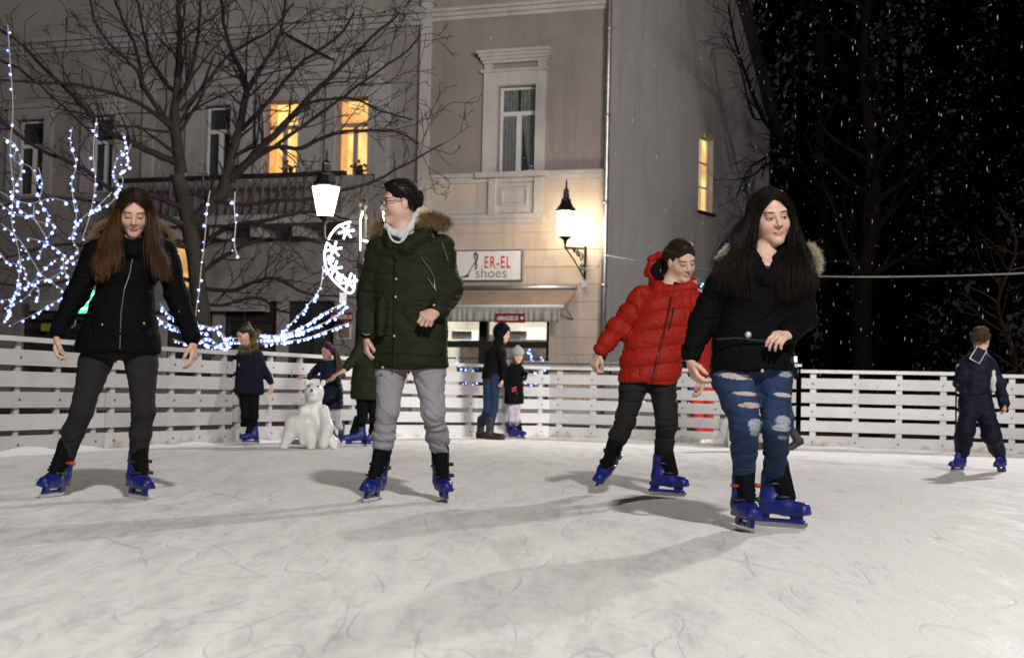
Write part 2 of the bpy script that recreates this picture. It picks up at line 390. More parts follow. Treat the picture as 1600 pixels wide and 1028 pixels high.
class Person:
    def __init__(s, D, base_px, label, group=None, res=.0045, sc=1.):
        s.D=D; s.s=FPX/D; s.res=res; s.sc=sc; s.cuffs=[]; b=Gd(*base_px) if len(base_px)==2 else V3(*base_px)
        s.root=thing('person',b,label,'person',group)
    def p(s,q):   # (x,y[,off])
        return P(q[0],q[1],s.D+(q[2] if len(q)>2 else 0))
    def head(s,q,yaw,pitch,roll,size=1.,fem=True):
        s.hc=s.p(q); s.R=frame(yaw,pitch,roll); s.hs=size*s.sc; s.fem=fem
    def H(s,*v): return s.hc+s.R@(V3(*v)*s.hs)
    def body(s, m, neck, pelvis, arms, hands, legs, chest=None):
        """arms: lists of joints [shoulder, elbow, wrist]; legs: [hip,knee,ankle] in world coords"""
        pts=[s.hc,neck,pelvis]+[a for A in arms for a in A]+[a for A in legs for a in A]+[h[0]+unit(h[1])*.2*s.sc for h in hands]
        lo=np.min(pts,0)-.17; hi=np.max(pts,0)+.17; S=SDF(lo,hi,s.res)
        sc=s.sc
        head_prims(S,s.hc,s.R,s.hs,s.fem)
        nr=(.050 if s.fem else .058)*sc
        S.cone(s.H(0,-.020,-.055),neck,nr,nr*1.08,.03)
        ch=neck*.72+pelvis*.28
        S.cone(neck-V3(0,0,.04),ch,.065*sc,.080*sc,.06); S.cone(ch,pelvis,.080*sc,.065*sc,.05)
        if chest is not None: S.cone(neck,chest,.055*sc,.040*sc,.03)
        for A in arms:
            S.cone(neck-V3(0,0,.05)*sc,A[0],.045*sc,.040*sc,.04); S.chain(A,[.038*sc,.030*sc,.023*sc],.015)
        for h in hands: hand_prims(S,*h)
        for A in legs:
            S.cone(pelvis,A[0],.055*sc,.05*sc,.04); S.chain(A,[.055*sc,.036*sc,.028*sc,.026*sc][:len(A)],.02)
        hc,R,hs=s.hc,s.R,s.hs
        def at(V):
            q=((V-hc)@R)/hs; far=np.linalg.norm(q,axis=1)>.16; q[far]=(0,-1,0); return {'hp':q}
        return sdfobj('body',S,m,s.root,None,1,at)
    def torso(s, name, m, levels, arms, extra=None, disp=None, k=.03, res=None, parent=None, rnd=.02, power=2.3, it=2):
        L=[(s.p(l[:3]), l[3]/s.s, l[4], math.radians(l[5]) if len(l)>5 else 0.) for l in levels]
        pts=np.array([l[0] for l in L]+[a[:3] for A in arms for a in A]+[s.hc+V3(0,0,.02),s.hc]); mw=max(l[1] for l in L)
        S=SDF(pts.min(0)-V3(mw,.3,.12),pts.max(0)+V3(mw,.3,.14),res or s.res*1.1)
        S.stack(L,k,rnd,power)
        for A in arms: S.chain([a[:3] for a in A],[a[3] for a in A],k)
        if extra: extra(S)
        return sdfobj(name,S,m,parent or s.root,disp,it)
    def limbs(s,name,m,chains,k=.02,disp=None,res=None,extra=None,it=2):
        pts=np.array([a[:3] for A in chains for a in A]); S=SDF(pts.min(0)-.17,pts.max(0)+.17,res or s.res*1.1)
        for A in chains: S.chain([a[:3] for a in A],[a[3] for a in A],k)
        if name in('trousers','jeans','snow_trousers','tights','leggings') and len(chains)==2:
            a,b=chains[0][0],chains[1][0]; S.cone(a[:3],b[:3],a[3],b[3],.03)
        if extra: extra(S)
        return sdfobj(name,S,m,s.root,disp,it)
def J(p,r): return (*p,r)
def arm_t(V,chain):
    """metres along a chain, and distance to it"""
    best=np.full(len(V),9.); tt=np.zeros(len(V)); acc=0
    for a,b in zip(chain[:-1],chain[1:]):
        a=np.array(a[:3]);b=np.array(b[:3]);ab=b-a;L=np.linalg.norm(ab); t=np.clip(((V-a)@ab)/L**2,0,1); d=np.linalg.norm(V-a-t[:,None]*ab,axis=1)
        m=d<best; best[m]=d[m]; tt[m]=acc+t[m]*L; acc+=L
    return tt,best
def wrinkle(amp=.006, sc=(9,9,16), seed=0.):
    def f(V,N): return amp*fbm(V*V3(*sc)+seed,3)-amp*.9*np.maximum(0,1-np.abs(noise3(V*V3(*sc)*.8+seed+5))*7)
    return f
# skate. O: point under the ankle on the blade edge; f toe dir; u up (shin) dir
def skate(per, O, f, u, mats, sc=1., res=.005, buckle='black', detail=True):
    f=unit(f); u=unit(u); fs=unit(f-u*(f@u)*0); x=np.cross(fs,u); x=unit(x); u=unit(np.cross(x,fs)); R=np.stack([x,fs,u],1)
    T=lambda *v:O+R@(V3(*v)*sc)
    sh,li,bl,bk,rd=mats
    S=SDF(O-.36*sc,O+.40*sc,res)
    S.cone(T(0,-.035,.118),T(0,.060,.105),.048*sc,.045*sc,.03); S.cone(T(0,.060,.103),T(0,.150,.098),.046*sc,.036*sc,.03,flat=(R[:,2],.85))
    S.cone(T(0,-.030,.13),T(0,-.018,.250),.052*sc,.058*sc,.03,flat=(R[:,0],.92))
    S.rbox(T(0,.045,.078),V3(.040,.135,.012)*sc,R,.01*sc,.012)
    S.cone(T(0,.045,.27),T(0,.068,.165),.036*sc,.024*sc,.008,'s')
    S.cone(T(0,-.01,.34),T(0,.0,.285),.055*sc,.050*sc,.01,'s')
    # holder
    S.rbox(T(0,-.065,.052),V3(.012,.030,.028)*sc,R,.006*sc,.008); S.rbox(T(0,.115,.052),V3(.011,.032,.028)*sc,R,.006*sc,.008)
    S.rbox(T(0,.025,.034),V3(.0075,.135,.010)*sc,R,.004*sc,.006)
    o=sdfobj('ice_skate',S,sh,per.root,None,1)
    S=SDF(O-.1*sc,O+.46*sc,res) if False else SDF(O-.3*sc,O+.46*sc,res)
    S.cone(T(0,-.012,.20),T(0,-.006,.31),.049*sc,.061*sc,.02,flat=(R[:,0],.9)); S.cone(T(0,.028,.30),T(0,.084,.150),.036*sc,.024*sc,.02); S.cone(T(0,.005,.28),T(0,.050,.165),.046*sc,.034*sc,.02)
    for i in range(5): S.cone(T(-.026,.052+.008*i,.262-.022*i),T(.026,.052+.008*i,.262-.022*i),.009*sc,.009*sc,.004)
    S.cone(T(0,-.01,.36),T(0,-.01,.335),.045*sc,.045*sc,.008,'s')
    sdfobj('liner',S,li,o,None,1)
    b=MB(); pf=[(-.112,.020),(-.100,.0),(.150,.0),(.172,.012),(.176,.030),(-.112,.030)]
    n=len(pf)
    for q in(-1,1): b.v+=[tuple(T(q*.0022,y,z)) for y,z in pf]
    b.f+=[tuple(range(n)),tuple(range(n,2*n))[::-1]]+[(i,i+n,(i+1)%n+n,(i+1)%n) for i in range(n)]; b.m=[0]*len(b.f)
    b.build('blade',bl,o)
    if detail:
        for (y,z,w,mm) in ((.045,.163,.052,bk),(-.005,.225,.062,rd)):
            b=MB(); ar=[]
            for i in range(9):
                a=math.pi*(-.12+1.24*i/8); ar.append(T(w*math.cos(a)*.93,y+w*.95*math.sin(a)*.9,z-.012+.0*i))
            b.tube(ar,.0075*sc,6); q=T(-w*.95,y+.012,z-.010)
            b.quadbox([q+R@(V3(a,c,d)*sc) for a,c,d in((-.012,-.02,-.010),(.010,-.02,-.010),(.010,.02,-.010),(-.012,.02,-.010),(-.012,-.02,.010),(.010,-.02,.010),(.010,.02,.010),(-.012,.02,.010))])
            b.build('buckle',mm,o,True)
    per.cuffs.append(T(0,-.004,.285)); return T(0,-.005,.17)
def short_hair(per,m,n=900,len_=.030,top=.0,fringe=0.,seed=1):
    S=SDF(per.hc-.16,per.hc+.17,.0045); H=per.H;R=per.R;s=per.hs
    S.ell(H(0,-.022,.040),V3(.0800,.099,.088)*s,R,.01); S.ell(H(0,.020,.102),V3(.052,.062,.018+top)*s,R,.035)
    S.ell(H(0,.128,-.020 if n else -.008),V3(.074,.090 if n else .100,.108 if n else .118)*s,R,.008,'s'); S.rbox(H(0,0,-.13),V3(.2,.2,.075)*s,R,.01,.02,'s')
    for q in(-1,1): S.ell(H(q*.085,.0,-.015),V3(.02,.030,.040)*s,R,.006,'s')
    o=sdfobj('hair',S,m,per.root,lambda V,N:.002*noise3(((V-per.hc)@R)*V3(160,40,90))+.0035*noise3(((V-per.hc)@R)*45),1)
    if n==0: return o
    # tufts of hair on the cap, one more layer in the same colour
    rg=np.random.default_rng(seed); paths=[]
    while len(paths)<n:
        v=rg.normal(size=3); v/=np.linalg.norm(v); q=V3(0,-.022,.040)+v*V3(.079,.097,.086)
        if top and q[2]>.09: q[2]+=top*.5
        if q[2]<-.045 or (q[1]>.045 and q[2]<.083) or (q[1]>.0 and q[2]<.04) or (abs(q[0])>.06 and q[1]>-.03 and q[2]<.02): continue
        flow=V3(v[0]*.5+rg.normal()*.25, .55 if q[2]>.07 else -.45, -.55+ (1.0 if q[2]>.08 else 0))+v*.12
        flow=unit(flow+V3(0,fringe,0)*(q[2]>.08)); L=len_*(.6+.8*rg.random())
        paths.append(np.array([per.H(*(q+flow*L*t-V3(0,0,.25*L*t*t)+v*.004*math.sin(3*t))) for t in(0,.33,.66,1)]))
    strands('tufts',paths,.0026,m,o)
    return o
def long_hair(per,m,guides,n=650,rad=.0028,jit=.010,seed=1,seg=16,name='hair'):
    rg=np.random.default_rng(seed); G=[]; paths=[]
    LOC=[((.003,.083,.100),(.040,.080,.072),(.074,.050,.012)),((.003,.060,.118),(.052,.055,.092),(.086,.028,.012)),((.003,.02,.131),(.060,.015,.103),(.094,.000,.012)),
         ((.003,-.02,.134),(.062,-.03,.100),(.094,-.040,.010)),((.002,-.06,.120),(.058,-.085,.080),(.072,-.105,.0)),((0,-.08,.110),(0,-.125,.060),(0,-.138,.0))]
    for i,gg in enumerate(guides):
        if len(guides)==11:
            l=LOC[min(i,10-i)]; sg=1 if i<=5 else -1; G.append(spline([per.H(sg*a,b,c) for a,b,c in l]+[per.p(q) for q in gg[3:]],seg))
        else: G.append(spline([per.p(q) for q in gg],seg))
    for i in range(n):
        a=rg.random()*(len(G)-1); k=min(int(a),len(G)-2); f=a-k; p=G[k]*(1-f)+G[k+1]*f
        t=np.linspace(0,1,seg)[:,None]; j=rg.normal(size=3)*V3(1,1.3,.4)*jit; cut=.66+.34*rg.random()**.6
        w=np.sin(t*rg.uniform(3,8)+rg.random()*6)*rg.normal(size=3)*.006*t
        fly=(rg.random()<.07)*rg.normal(size=3)*V3(1,1,.4)*.03*t**2
        w=w+(np.sin(t*12+a*3+f*5)*V3(1,.6,0)*.0035*t)
        p=p+j*(.25+t*.9)+w+fly; p=spline(p[:max(4,int(seg*cut))],seg); paths.append(p)
    return strands(name,paths,rad,m,per.root)
def fur(per,m,path,R,n,ln,rad=.0016,name='fur_trim',seed=3,parent=None):
    rg=np.random.default_rng(seed); C=spline(path,60); paths=[]
    d=np.gradient(C,axis=0)
    for i in range(n):
        k=rg.integers(0,60); dd=unit(d[k]); v=rg.normal(size=3); v-=dd*(v@dd); v=unit(v); c=C[k]+dd*rg.normal()*.008
        L=ln*(.5+.8*rg.random()); dr=unit(v+rg.normal(size=3)*.45+V3(0,0,-.25))
        r0=c+v*R*rg.random()**.5; paths.append(np.array([r0,r0+dr*L*.5,r0+dr*L+V3(0,0,-.15*L)]))
    return strands(name,paths,rad,m,parent or per.root,3,.15)
# ================================================================== SETTING: ice, ground
def ice_mat():
    m=mat('scraped_ice',(.70,.70,.72),.6,spec=.14); nt,N,L,b=nodesof(m); tc=N.new('ShaderNodeTexCoord')
    def nz(sc,rot,scale,detail=5,rough=.6,dist=0.):
        mp=N.new('ShaderNodeMapping'); mp.inputs['Scale'].default_value=sc; mp.inputs['Rotation'].default_value=(0,0,rot); L.new(tc.outputs['Object'],mp.inputs[0])
        n=N.new('ShaderNodeTexNoise'); n.inputs['Scale'].default_value=scale; n.inputs['Detail'].default_value=detail; n.inputs['Roughness'].default_value=rough; n.inputs['Distortion'].default_value=dist
        L.new(mp.outputs[0],n.inputs[0]); return n.outputs[0]
    def rng_(s,a,b_,c,d):
        r=N.new('ShaderNodeMapRange'); r.inputs[1].default_value=a; r.inputs[2].default_value=b_; r.inputs[3].default_value=c; r.inputs[4].default_value=d; L.new(s,r.inputs[0]); return r.outputs[0]
    def mul(a,b_,op='MULTIPLY'):
        q=N.new('ShaderNodeMath'); q.operation=op
        for i,v in enumerate((a,b_)):
            if isinstance(v,(int,float)): q.inputs[i].default_value=v
            else: L.new(v,q.inputs[i])
        return q.outputs[0]
    def scr(rot,scale,w,sx=.35,dist=.5):
        mp=N.new('ShaderNodeMapping'); mp.inputs['Rotation'].default_value=(0,0,rot); mp.inputs['Scale'].default_value=(sx,.42,1); L.new(tc.outputs['Object'],mp.inputs[0])
        n=N.new('ShaderNodeTexNoise'); n.inputs['Scale'].default_value=scale; n.inputs['Detail'].default_value=0; n.inputs['Distortion'].default_value=dist*.3; L.new(mp.outputs[0],n.inputs[0])
        d=mul(mul(n.outputs[0],.5,'SUBTRACT'),0,'ADD'); a=N.new('ShaderNodeMath'); a.operation='ABSOLUTE'; L.new(d,a.inputs[0])
        return rng_(a.outputs[0],0,w*.28,1,0)
    br=nz((1,.45,1),0,26,5,.75)
    s=mul(scr(.6,1.7,.030,1.5,.3),rng_(nz((1,1,1),0,.9),.45,.6,0,1)); s=mul(s,mul(scr(-.8,2.2,.030,1.6,.3),rng_(nz((1,1,1),2,1.1),.45,.6,0,1)),'MAXIMUM')
    s=mul(s,mul(scr(.15,1.9,.024,1.8,.3),rng_(nz((1,1,1),1,.8),.5,.62,0,1)),'MAXIMUM')
    s=mul(s,mul(scr(-.3,4.2,.05,1.8,.3),rng_(nz((1,1,1),1,2.7),.5,.62,0,.6)),'MAXIMUM')
    pat=rng_(nz((1.,.55,1),.3,1.1,8,.66,.8),.32,.68,0,1); st=rng_(nz((4.6,.8,1),.62,1.3,9,.74,.7),.34,.66,0,1); st2=rng_(nz((5.,.9,1),-.85,1.5,9,.74,.7),.34,.66,0,1)
    tot=mul(mul(pat,.26),mul(mul(st,.40),mul(st2,.34),'ADD'),'ADD'); tot=mul(tot,mul(rng_(br,.3,.7,-.5,.5),.30),'ADD'); tot2=mul(tot,mul(s,-.48),'ADD')
    cr=N.new('ShaderNodeValToRGB'); e=cr.color_ramp.elements; e[0].position=.12; e[0].color=(.55,.54,.545,1); e[1].position=.85; e[1].color=(.83,.82,.81,1)
    q=cr.color_ramp.elements.new(.5); q.color=(.74,.73,.725,1)
    L.new(tot2,cr.inputs[0]); L.new(cr.outputs[0],b.inputs['Base Color'])
    bp=N.new('ShaderNodeBump'); bp.inputs['Strength'].default_value=.35; bp.inputs['Distance'].default_value=.012; L.new(tot2,bp.inputs['Height']); L.new(bp.outputs[0],b.inputs['Normal'])
    L.new(rng_(tot,.3,.7,.50,.8),b.inputs['Roughness']); return m
FENCE=[(-300,11.2),(-60,12.9),(162,15.2),(362,17.6),(600,21.0),(858,22.9),(1052,21.9),(1245,20.8),(1494,20.1),(1740,19.4),(1990,18.9)]
def gx(x,D):
    q=P(x,616+(x-800)*.0228,D); return V3(q[0],D,0)
FP=[gx(*f) for f in FENCE]
pts=[tuple(q+unit(q)*.25) for q in FP]+[(13,10,0),(13,-6,0),(-7,-6,0)]
o=MB().poly([(a[0],a[1],0) for a in pts]).build('ice_rink',ice_mat()); tag(o,kind='structure')
g=MB().poly([(-300,-100,-.06),(300,-100,-.06),(300,400,-.06),(-300,400,-.06)]).build('ground',mat('asphalt',(.05,.05,.052),.7,bump=.4,bscale=30,var=.3)); tag(g,kind='structure')
# ------------------------------------------------------------------ rink barriers
def wood_mat():
    m=mat('white_paint_boards',(.54,.535,.54),.5,spec=.4,var=.13,vscale=2.2,bump=.25,bscale=25,bdist=.004); nt,N,L,b=nodesof(m)
    src=b.inputs['Base Color'].links[0].from_socket
    at=N.new('ShaderNodeTexCoord'); sx=N.new('ShaderNodeSeparateXYZ'); L.new(at.outputs['Object'],sx.inputs[0])
    n=N.new('ShaderNodeTexNoise'); n.inputs['Scale'].default_value=5; n.inputs['Detail'].default_value=8; n.inputs['Roughness'].default_value=.7; L.new(at.outputs['Object'],n.inputs[0])
    z=N.new('ShaderNodeMapRange'); z.inputs[1].default_value=.0; z.inputs[2].default_value=.17; z.inputs[3].default_value=.20; z.inputs[4].default_value=-.02; L.new(sx.outputs[2],z.inputs[0])
    ad=N.new('ShaderNodeMath'); L.new(n.outputs[0],ad.inputs[0]); L.new(z.outputs[0],ad.inputs[1])
    r=N.new('ShaderNodeMapRange'); r.inputs[1].default_value=.64; r.inputs[2].default_value=.76; L.new(ad.outputs[0],r.inputs[0])
    c=blend(nt,src,r.outputs[0],(.30,.24,.17),.8); oi=N.new('ShaderNodeObjectInfo'); ov=N.new('ShaderNodeMapRange'); ov.inputs[3].default_value=.84; ov.inputs[4].default_value=1.06; L.new(oi.outputs['Random'],ov.inputs[0]); vm=N.new('ShaderNodeVectorMath'); vm.operation='SCALE'; L.new(c,vm.inputs[0]); L.new(ov.outputs[0],vm.inputs['Scale']); L.new(vm.outputs[0],b.inputs['Base Color']); return m
M_board=wood_mat(); M_bolt=mat('dark_bolt',(.02,.02,.02),.5,.6)
ZB=[(.005,.172),(.225,.368),(.42,.562),(.612,.75),(.80,.94)]
def barrier(a,b,label,step=0.,posts=None):
    d=b-a; L=np.linalg.norm(d); d/=L; nrm=V3(d[1],-d[0],0); nrm=nrm if nrm@(-a)>0 else -nrm
    t=thing('barrier_panel',a,label,'barrier','white slatted barrier panels round the rink')
    def T(x,y,z): return a+d*x+nrm*y+V3(0,0,z+step)
    n=max(2,round(L/.72)); px=[.16+(L-.32)*i/(n) for i in range(n+1)]
    for (z0,z1) in ZB:
        m=MB(); j=random.uniform(-.006,.006); m.box(.008,L-.008,.0+abs(j)*.3,.024+abs(j)*.3,z0+j,z1+j,0,T); o=m.build('board',M_board,t)
        bm=MB()
        for x in px: bm.box(x-.009,x+.009,.0245,.030,(z0+z1)/2-.009,(z0+z1)/2+.009,0,T)
        if z0 in (.005,.42,.8) : bm.build('bolt',M_bolt,o)
    MB().box(-.0,L-.003,-.055,.045,1.010,1.055,0,T).build('top_rail',M_board,t)
    for x in px: MB().box(x-.038,x+.038,-.045,-.001,-.0,1.009,0,T).build('post',M_board,t)
    return t
blab=['white barrier panel at the very left edge of the rink','white barrier panel behind the hand of the girl with brown hair','white stained barrier panel behind the legs of the girl in black parka',
 'white barrier panel behind the child in navy fur-hooded coat','white barrier panel behind the man in green parka, bent towards the shop','grey-white barrier panel behind the young man in red jacket',
 'white barrier panel seen behind the ripped jeans','wide white barrier panel in front of the dark trees, left of the boy','white barrier panel behind the boy in navy snowsuit','white barrier panel at the far right outside edge']
for i in range(len(FP)-1):
    st=(-.02,0,.0,.02,0,0,0,0,-.02,0)[i]; gap=.055 if i==7 else .004
    d=unit(FP[i+1]-FP[i]); barrier(FP[i]+d*gap,FP[i+1]-d*.004,blab[i],st)
# snow scraped up against the foot of the boards
sp=[]; 
M_snow=mat('snow',(.80,.80,.82),.7,bump=.5,bscale=14)
for i in range(len(FP)-1):
    a,b=FP[i],FP[i+1]; d=unit(b-a); nn=V3(d[1],-d[0],0); nn=nn if nn@(-a)>0 else -nn
    L=np.linalg.norm(b-a); n=int(L/.08); V=[];Q=[]
    for k in range(n+1):
        p=a+d*L*k/n; h=.012+.035*max(0,fbm(np.array([[p[0]*1.3,p[1]*1.3,3.]]),3)[0]+.25)*(1.5 if i<4 else .6)
        for (y,z) in ((.03,h),(.06,h*.9),(.11,h*.45),(.20,.002)): V.append(p+nn*(y+.02*math.sin(k*.7)*(y>.1))+V3(0,0,z))
    for k in range(n):
        for j in range(3): Q.append((k*4+j,k*4+j+1,k*4+5+j,k*4+4+j))
    sp.append((V,Q))
V=[];Q=[]
for v,q in sp: Q+=[tuple(x+len(V) for x in f) for f in q]; V+=v
tag(mesh('snow_ridge',V,Q,M_snow,None,True),kind='stuff',label='thin ridge of scraped snow along the foot of the white barriers',cat='snow')
# ================================================================== BUILDINGS
C0=P(940,616,35.0); C0[2]=0; fd=V3(-.928,.3725,0); fd/=np.linalg.norm(fd); fn=V3(-fd[1],fd[0],0); fn=fn if fn@(-C0)>0 else -fn
def Wf(t,n,z): return C0+fd*t+fn*n+V3(0,0,z)
def fac(x,y,n=0.):
    d=ray(x,y); o=V3(0,0,CAMH); c=C0+fn*n; k=((c-o)@fn)/(d@fn); q=o+d*k; return (q-C0)@fd, q[2]
def fr(x0,x1,y0,y1,n=0.):   # px rect on the wall -> t0,t1,z0,z1
    xm,ym=(x0+x1)/2,(y0+y1)/2; ta=fac(x1,ym,n)[0]; tb=fac(x0,ym,n)[0]; return ta,tb,fac(xm,y1,n)[1],fac(xm,y0,n)[1]
def fbox(mb,x0,x1,y0,y1,n0,n1,m=0):
    t0,t1,z0,z1=fr(x0,x1,y0,y1); return mb.box(t0,t1,n0,n1,z0,z1,m,Wf)
def plaster(name,c,v=.2,vs=.6,b=.35,bs=14):
    m=mat(name,c,.88,spec=.2,var=v,vscale=vs,bump=b,bscale=bs); nt,N,L,bb=nodesof(m); src=bb.inputs['Base Color'].links[0].from_socket
    tc=N.new('ShaderNodeTexCoord'); mp=N.new('ShaderNodeMapping'); mp.inputs['Scale'].default_value=(3,3,.25); L.new(tc.outputs['Object'],mp.inputs[0])
    n=N.new('ShaderNodeTexNoise'); n.inputs['Scale'].default_value=1.4; n.inputs['Detail'].default_value=7; n.inputs['Roughness'].default_value=.65; L.new(mp.outputs[0],n.inputs[0])
    r=N.new('ShaderNodeMapRange'); r.inputs[1].default_value=.5; r.inputs[2].default_value=.75; L.new(n.outputs[0],r.inputs[0])
    c_=blend(nt,src,r.outputs[0],tuple(q*.62 for q in c),.55)
    n2=N.new('ShaderNodeTexNoise'); n2.inputs['Scale'].default_value=.9; n2.inputs['Detail'].default_value=9; n2.inputs['Roughness'].default_value=.75; L.new(tc.outputs['Object'],n2.inputs[0]); r2=N.new('ShaderNodeMapRange'); r2.inputs[1].default_value=.56; r2.inputs[2].default_value=.60; L.new(n2.outputs[0],r2.inputs[0])
    L.new(blend(nt,c_,r2.outputs[0],tuple(min(1,q*1.25) for q in c),.28),bb.inputs['Base Color']); return m
M_pink=plaster('pink_plaster',(.28,.235,.222)); M_cream=plaster('cream_plaster',(.50,.42,.35)); M_trim=plaster('pale_stucco_trim',(.46,.43,.41),.25)
M_grey=plaster('grey_render',(.37,.355,.355),.12,.35,.2); M_mauve=plaster('mauve_plaster',(.27,.24,.24)); M_trim2=plaster('grey_stucco_trim',(.33,.32,.325),.25)
M_dark=mat('dark_frame',(.02,.018,.018),.5); M_wht=mat('white_window_paint',(.60,.60,.60),.5,var=.1); M_metal=mat('galvanised_pipe',(.42,.42,.43),.38,.8,var=.25,vscale=6)
def glass_mat(name,c,r=.06): 
    return mat(name,c,r,spec=.9,var=.5,vscale=1.5)
M_gl=glass_mat('dark_window_glass',(.035,.035,.038)); 
def lit_mat(name,c,s,vs=2.5,lo=.35):
    m=mat(name,(.3,.2,.1),.4); nt,N,L,b=nodesof(m); tc=N.new('ShaderNodeTexCoord'); n=N.new('ShaderNodeTexNoise'); n.inputs['Scale'].default_value=vs; n.inputs['Detail'].default_value=3; L.new(tc.outputs['Object'],n.inputs[0])
    cr=N.new('ShaderNodeValToRGB'); e=cr.color_ramp.elements; e[0].position=.3; e[0].color=(c[0]*lo,c[1]*lo*.75,c[2]*lo*.55,1); e[1].position=.62; e[1].color=(*c,1); L.new(n.outputs[0],cr.inputs[0])
    L.new(cr.outputs[0],b.inputs['Emission Color']); b.inputs['Emission Strength'].default_value=s; return m
M_lit=lit_mat('lit_room_light',(1,.60,.20),.95,1.8,.5); M_lit2=lit_mat('warm_lamp_room',(1,.55,.20),.55,3)
def wall_with_holes(mb,t0,t1,z0,z1,holes,n0,n1,m=0):
    ts=sorted({t0,t1,*[h[0] for h in holes],*[h[1] for h in holes]}); zs=sorted({z0,z1,*[h[2] for h in holes],*[h[3] for h in holes]})
    ts=[t for t in ts if t0<=t<=t1]; zs=[z for z in zs if z0<=z<=z1]
    for a,b in zip(ts[:-1],ts[1:]):
        run=None
        for c,d in zip(zs[:-1],zs[1:]):
            hole=any(h[0]<(a+b)/2<h[1] and h[2]<(c+d)/2<h[3] for h in holes)
            if hole:
                if run: mb.box(a,b,n0,n1,run[0],run[1],m,Wf); run=None
            else: run=(run[0],d) if run else (c,d)
        if run: mb.box(a,b,n0,n1,run[0],run[1],m,Wf)
    return mb
def window(parent,t0,t1,z0,z1,pane,frame,tz=.68,recess=.16,curtain=None,mull=True):
    w=thing  # window as part with frame, pane
    m=MB(); fw=.055; r0,r1=-recess-.05,-recess
    m.box(t0,t0+fw,r0,r1,z0,z1,0,Wf).box(t1-fw,t1,r0,r1,z0,z1,0,Wf).box(t0+fw,t1-fw,r0,r1,z0,z0+fw,0,Wf).box(t0+fw,t1-fw,r0,r1,z1-fw,z1,0,Wf)
    zt=z0+(z1-z0)*tz; m.box(t0+fw,t1-fw,r0-.003,r1+.03,zt,zt+.10,0,Wf)
    tm=(t0+t1)/2
    if mull: m.box(tm-.06,tm+.06,r0-.003,r1+.015,z0+fw,zt,0,Wf)
    o=m.build('window',frame,parent)
    MB().box(t0+.01,t1-.01,-recess-.045,-recess-.035,z0+.01,z1-.01,0,Wf).build('pane',pane,o)
    if curtain:
        for q,(a,b_) in enumerate(((t0+.08,tm-.04),(tm+.12,t1-.06))):
            c=MB(); n=14
            for i in range(n):
                x0=a+(b_-a)*i/n; x1=a+(b_-a)*(i+1)/n; y=-recess-.034
                c.poly([Wf(x0,y,z0+.05),Wf(x1,y,z0+.05),Wf(x1,y,z1-.05),Wf(x0,y,z1-.05)]) 
    return o
# ---- corner house: pink front with shoe shop, grey gable side
B=thing('corner_house',Wf(0,0,0),'pink stucco corner house with shoe shop, grey gable wall to its right','building')
T1=fac(662,300)[0]
hole_w=fr(778,836,135,275); hole_s=(fac(857,560)[0],fac(672,560)[0],.15,2.42)
m=MB(); zl=fac(800,284)[1]; zg=fac(800,440)[1]
zat=fac(800,12)[1]; M_upper=plaster("paler_upper_plaster",(.30,.28,.26))  # wall above the cornice gets a slightly paler tone
m=MB(); m.box(0,T1,-.35,0,zat,13.5,0,Wf); m.build("wall_above_cornice",M_upper,B)
m=MB(); wall_with_holes(m,.0,T1,zl,zat,[hole_w],-.35,0); m.build("upper_wall",M_pink,B)
m=MB(); wall_with_holes(m,.0,T1,-.05,zl,[hole_s],-.35,-.003); m.build('lower_wall',M_cream,B)
# grooved courses of the ground floor
m=MB(); z=.35; k=0
while z<4.55:
    z2=min(z+.405,4.6)
    if z2<=2.45: m.box(.03,hole_s[0]-.06,0,.022,z,z2-.022,0,Wf)
    elif z<2.45: m.box(.03,hole_s[0]-.06,0,.022,z,z2-.022,0,Wf)
    else: m.box(.03,T1-.02,0,.022,z,z2-.022,0,Wf)
    z=z2
m.build('banded_courses',M_cream,B); 
m=MB(); m.box(.02,T1,.0,.06,-.04,.34,0,Wf).build('plinth',M_trim,B)
# cornices and ledges
def band(y0,y1,x,prof,parent,mt,ta,tb,name):
    z1=fac(x,y0)[1]; z0=fac(x,y1)[1]; m=MB(); k=len(prof)
    for i,(f0,f1,dp) in enumerate(prof): m.box(ta,tb,.0,dp,z0+(z1-z0)*f0,z0+(z1-z0)*f1-.001,0,Wf)
    return m.build(name,mt,parent)
band(8,26,800,((0,.35,.05),(.35,.7,.12),(.7,1,.2)),B,M_trim,.0,T1,'cornice')
band(270,285,800,((0,.6,.05),(.6,1,.11)),B,M_trim,.0,T1,'ledge')
band(335,350,760,((0,.5,.03),(.5,1,.07)),B,M_trim,fac(850,340)[0],T1,'ledge')
m=MB(); m.box(fac(848,300)[0],T1,0,.028,fac(760,334)[1],fac(760,321)[1],0,Wf); m.build('ledge',M_trim,B)
# window surround
S_=MB(); t0,t1,z0,z1=hole_w; ta,tb=fac(852,200)[0],fac(756,200)[0]; zt=fac(804,113)[1]
for a,b_ in ((ta,t0-.02),(t1+.02,tb)): S_.box(a,b_,.0,.07,z0-.02,zt,0,Wf)
S_.box(t0-.019,t1+.019,.0,.07,z1+.02,zt,0,Wf)
S_.box(ta-.06,tb+.06,0,.12,zt+.001,zt+.07,0,Wf)
zh=fac(804,99)[1]
for a in (ta,tb-.2): S_.box(a,a+.2,0,.07,zt+.071,zh,0,Wf)
for i in range(4): S_.box(ta-.03-.035*i,tb+.03+.035*i,0,.10+.05*i,zh+.001+.075*i,zh+.075*(i+1),0,Wf)
S_.build('window_surround',M_trim,B)
S_=MB(); fx=lambda x:fac(x,310)[0]; fy=lambda y:fac(806,y)[1]
S_.box(ta-.12,tb+.12,.112,.20,fac(804,278)[1],fac(804,270)[1],0,Wf)
for a,b_ in ((fx(848),fx(836)),(fx(776),fx(765))): S_.box(a,b_,0,.09,fy(335),fac(804,279)[1],0,Wf)
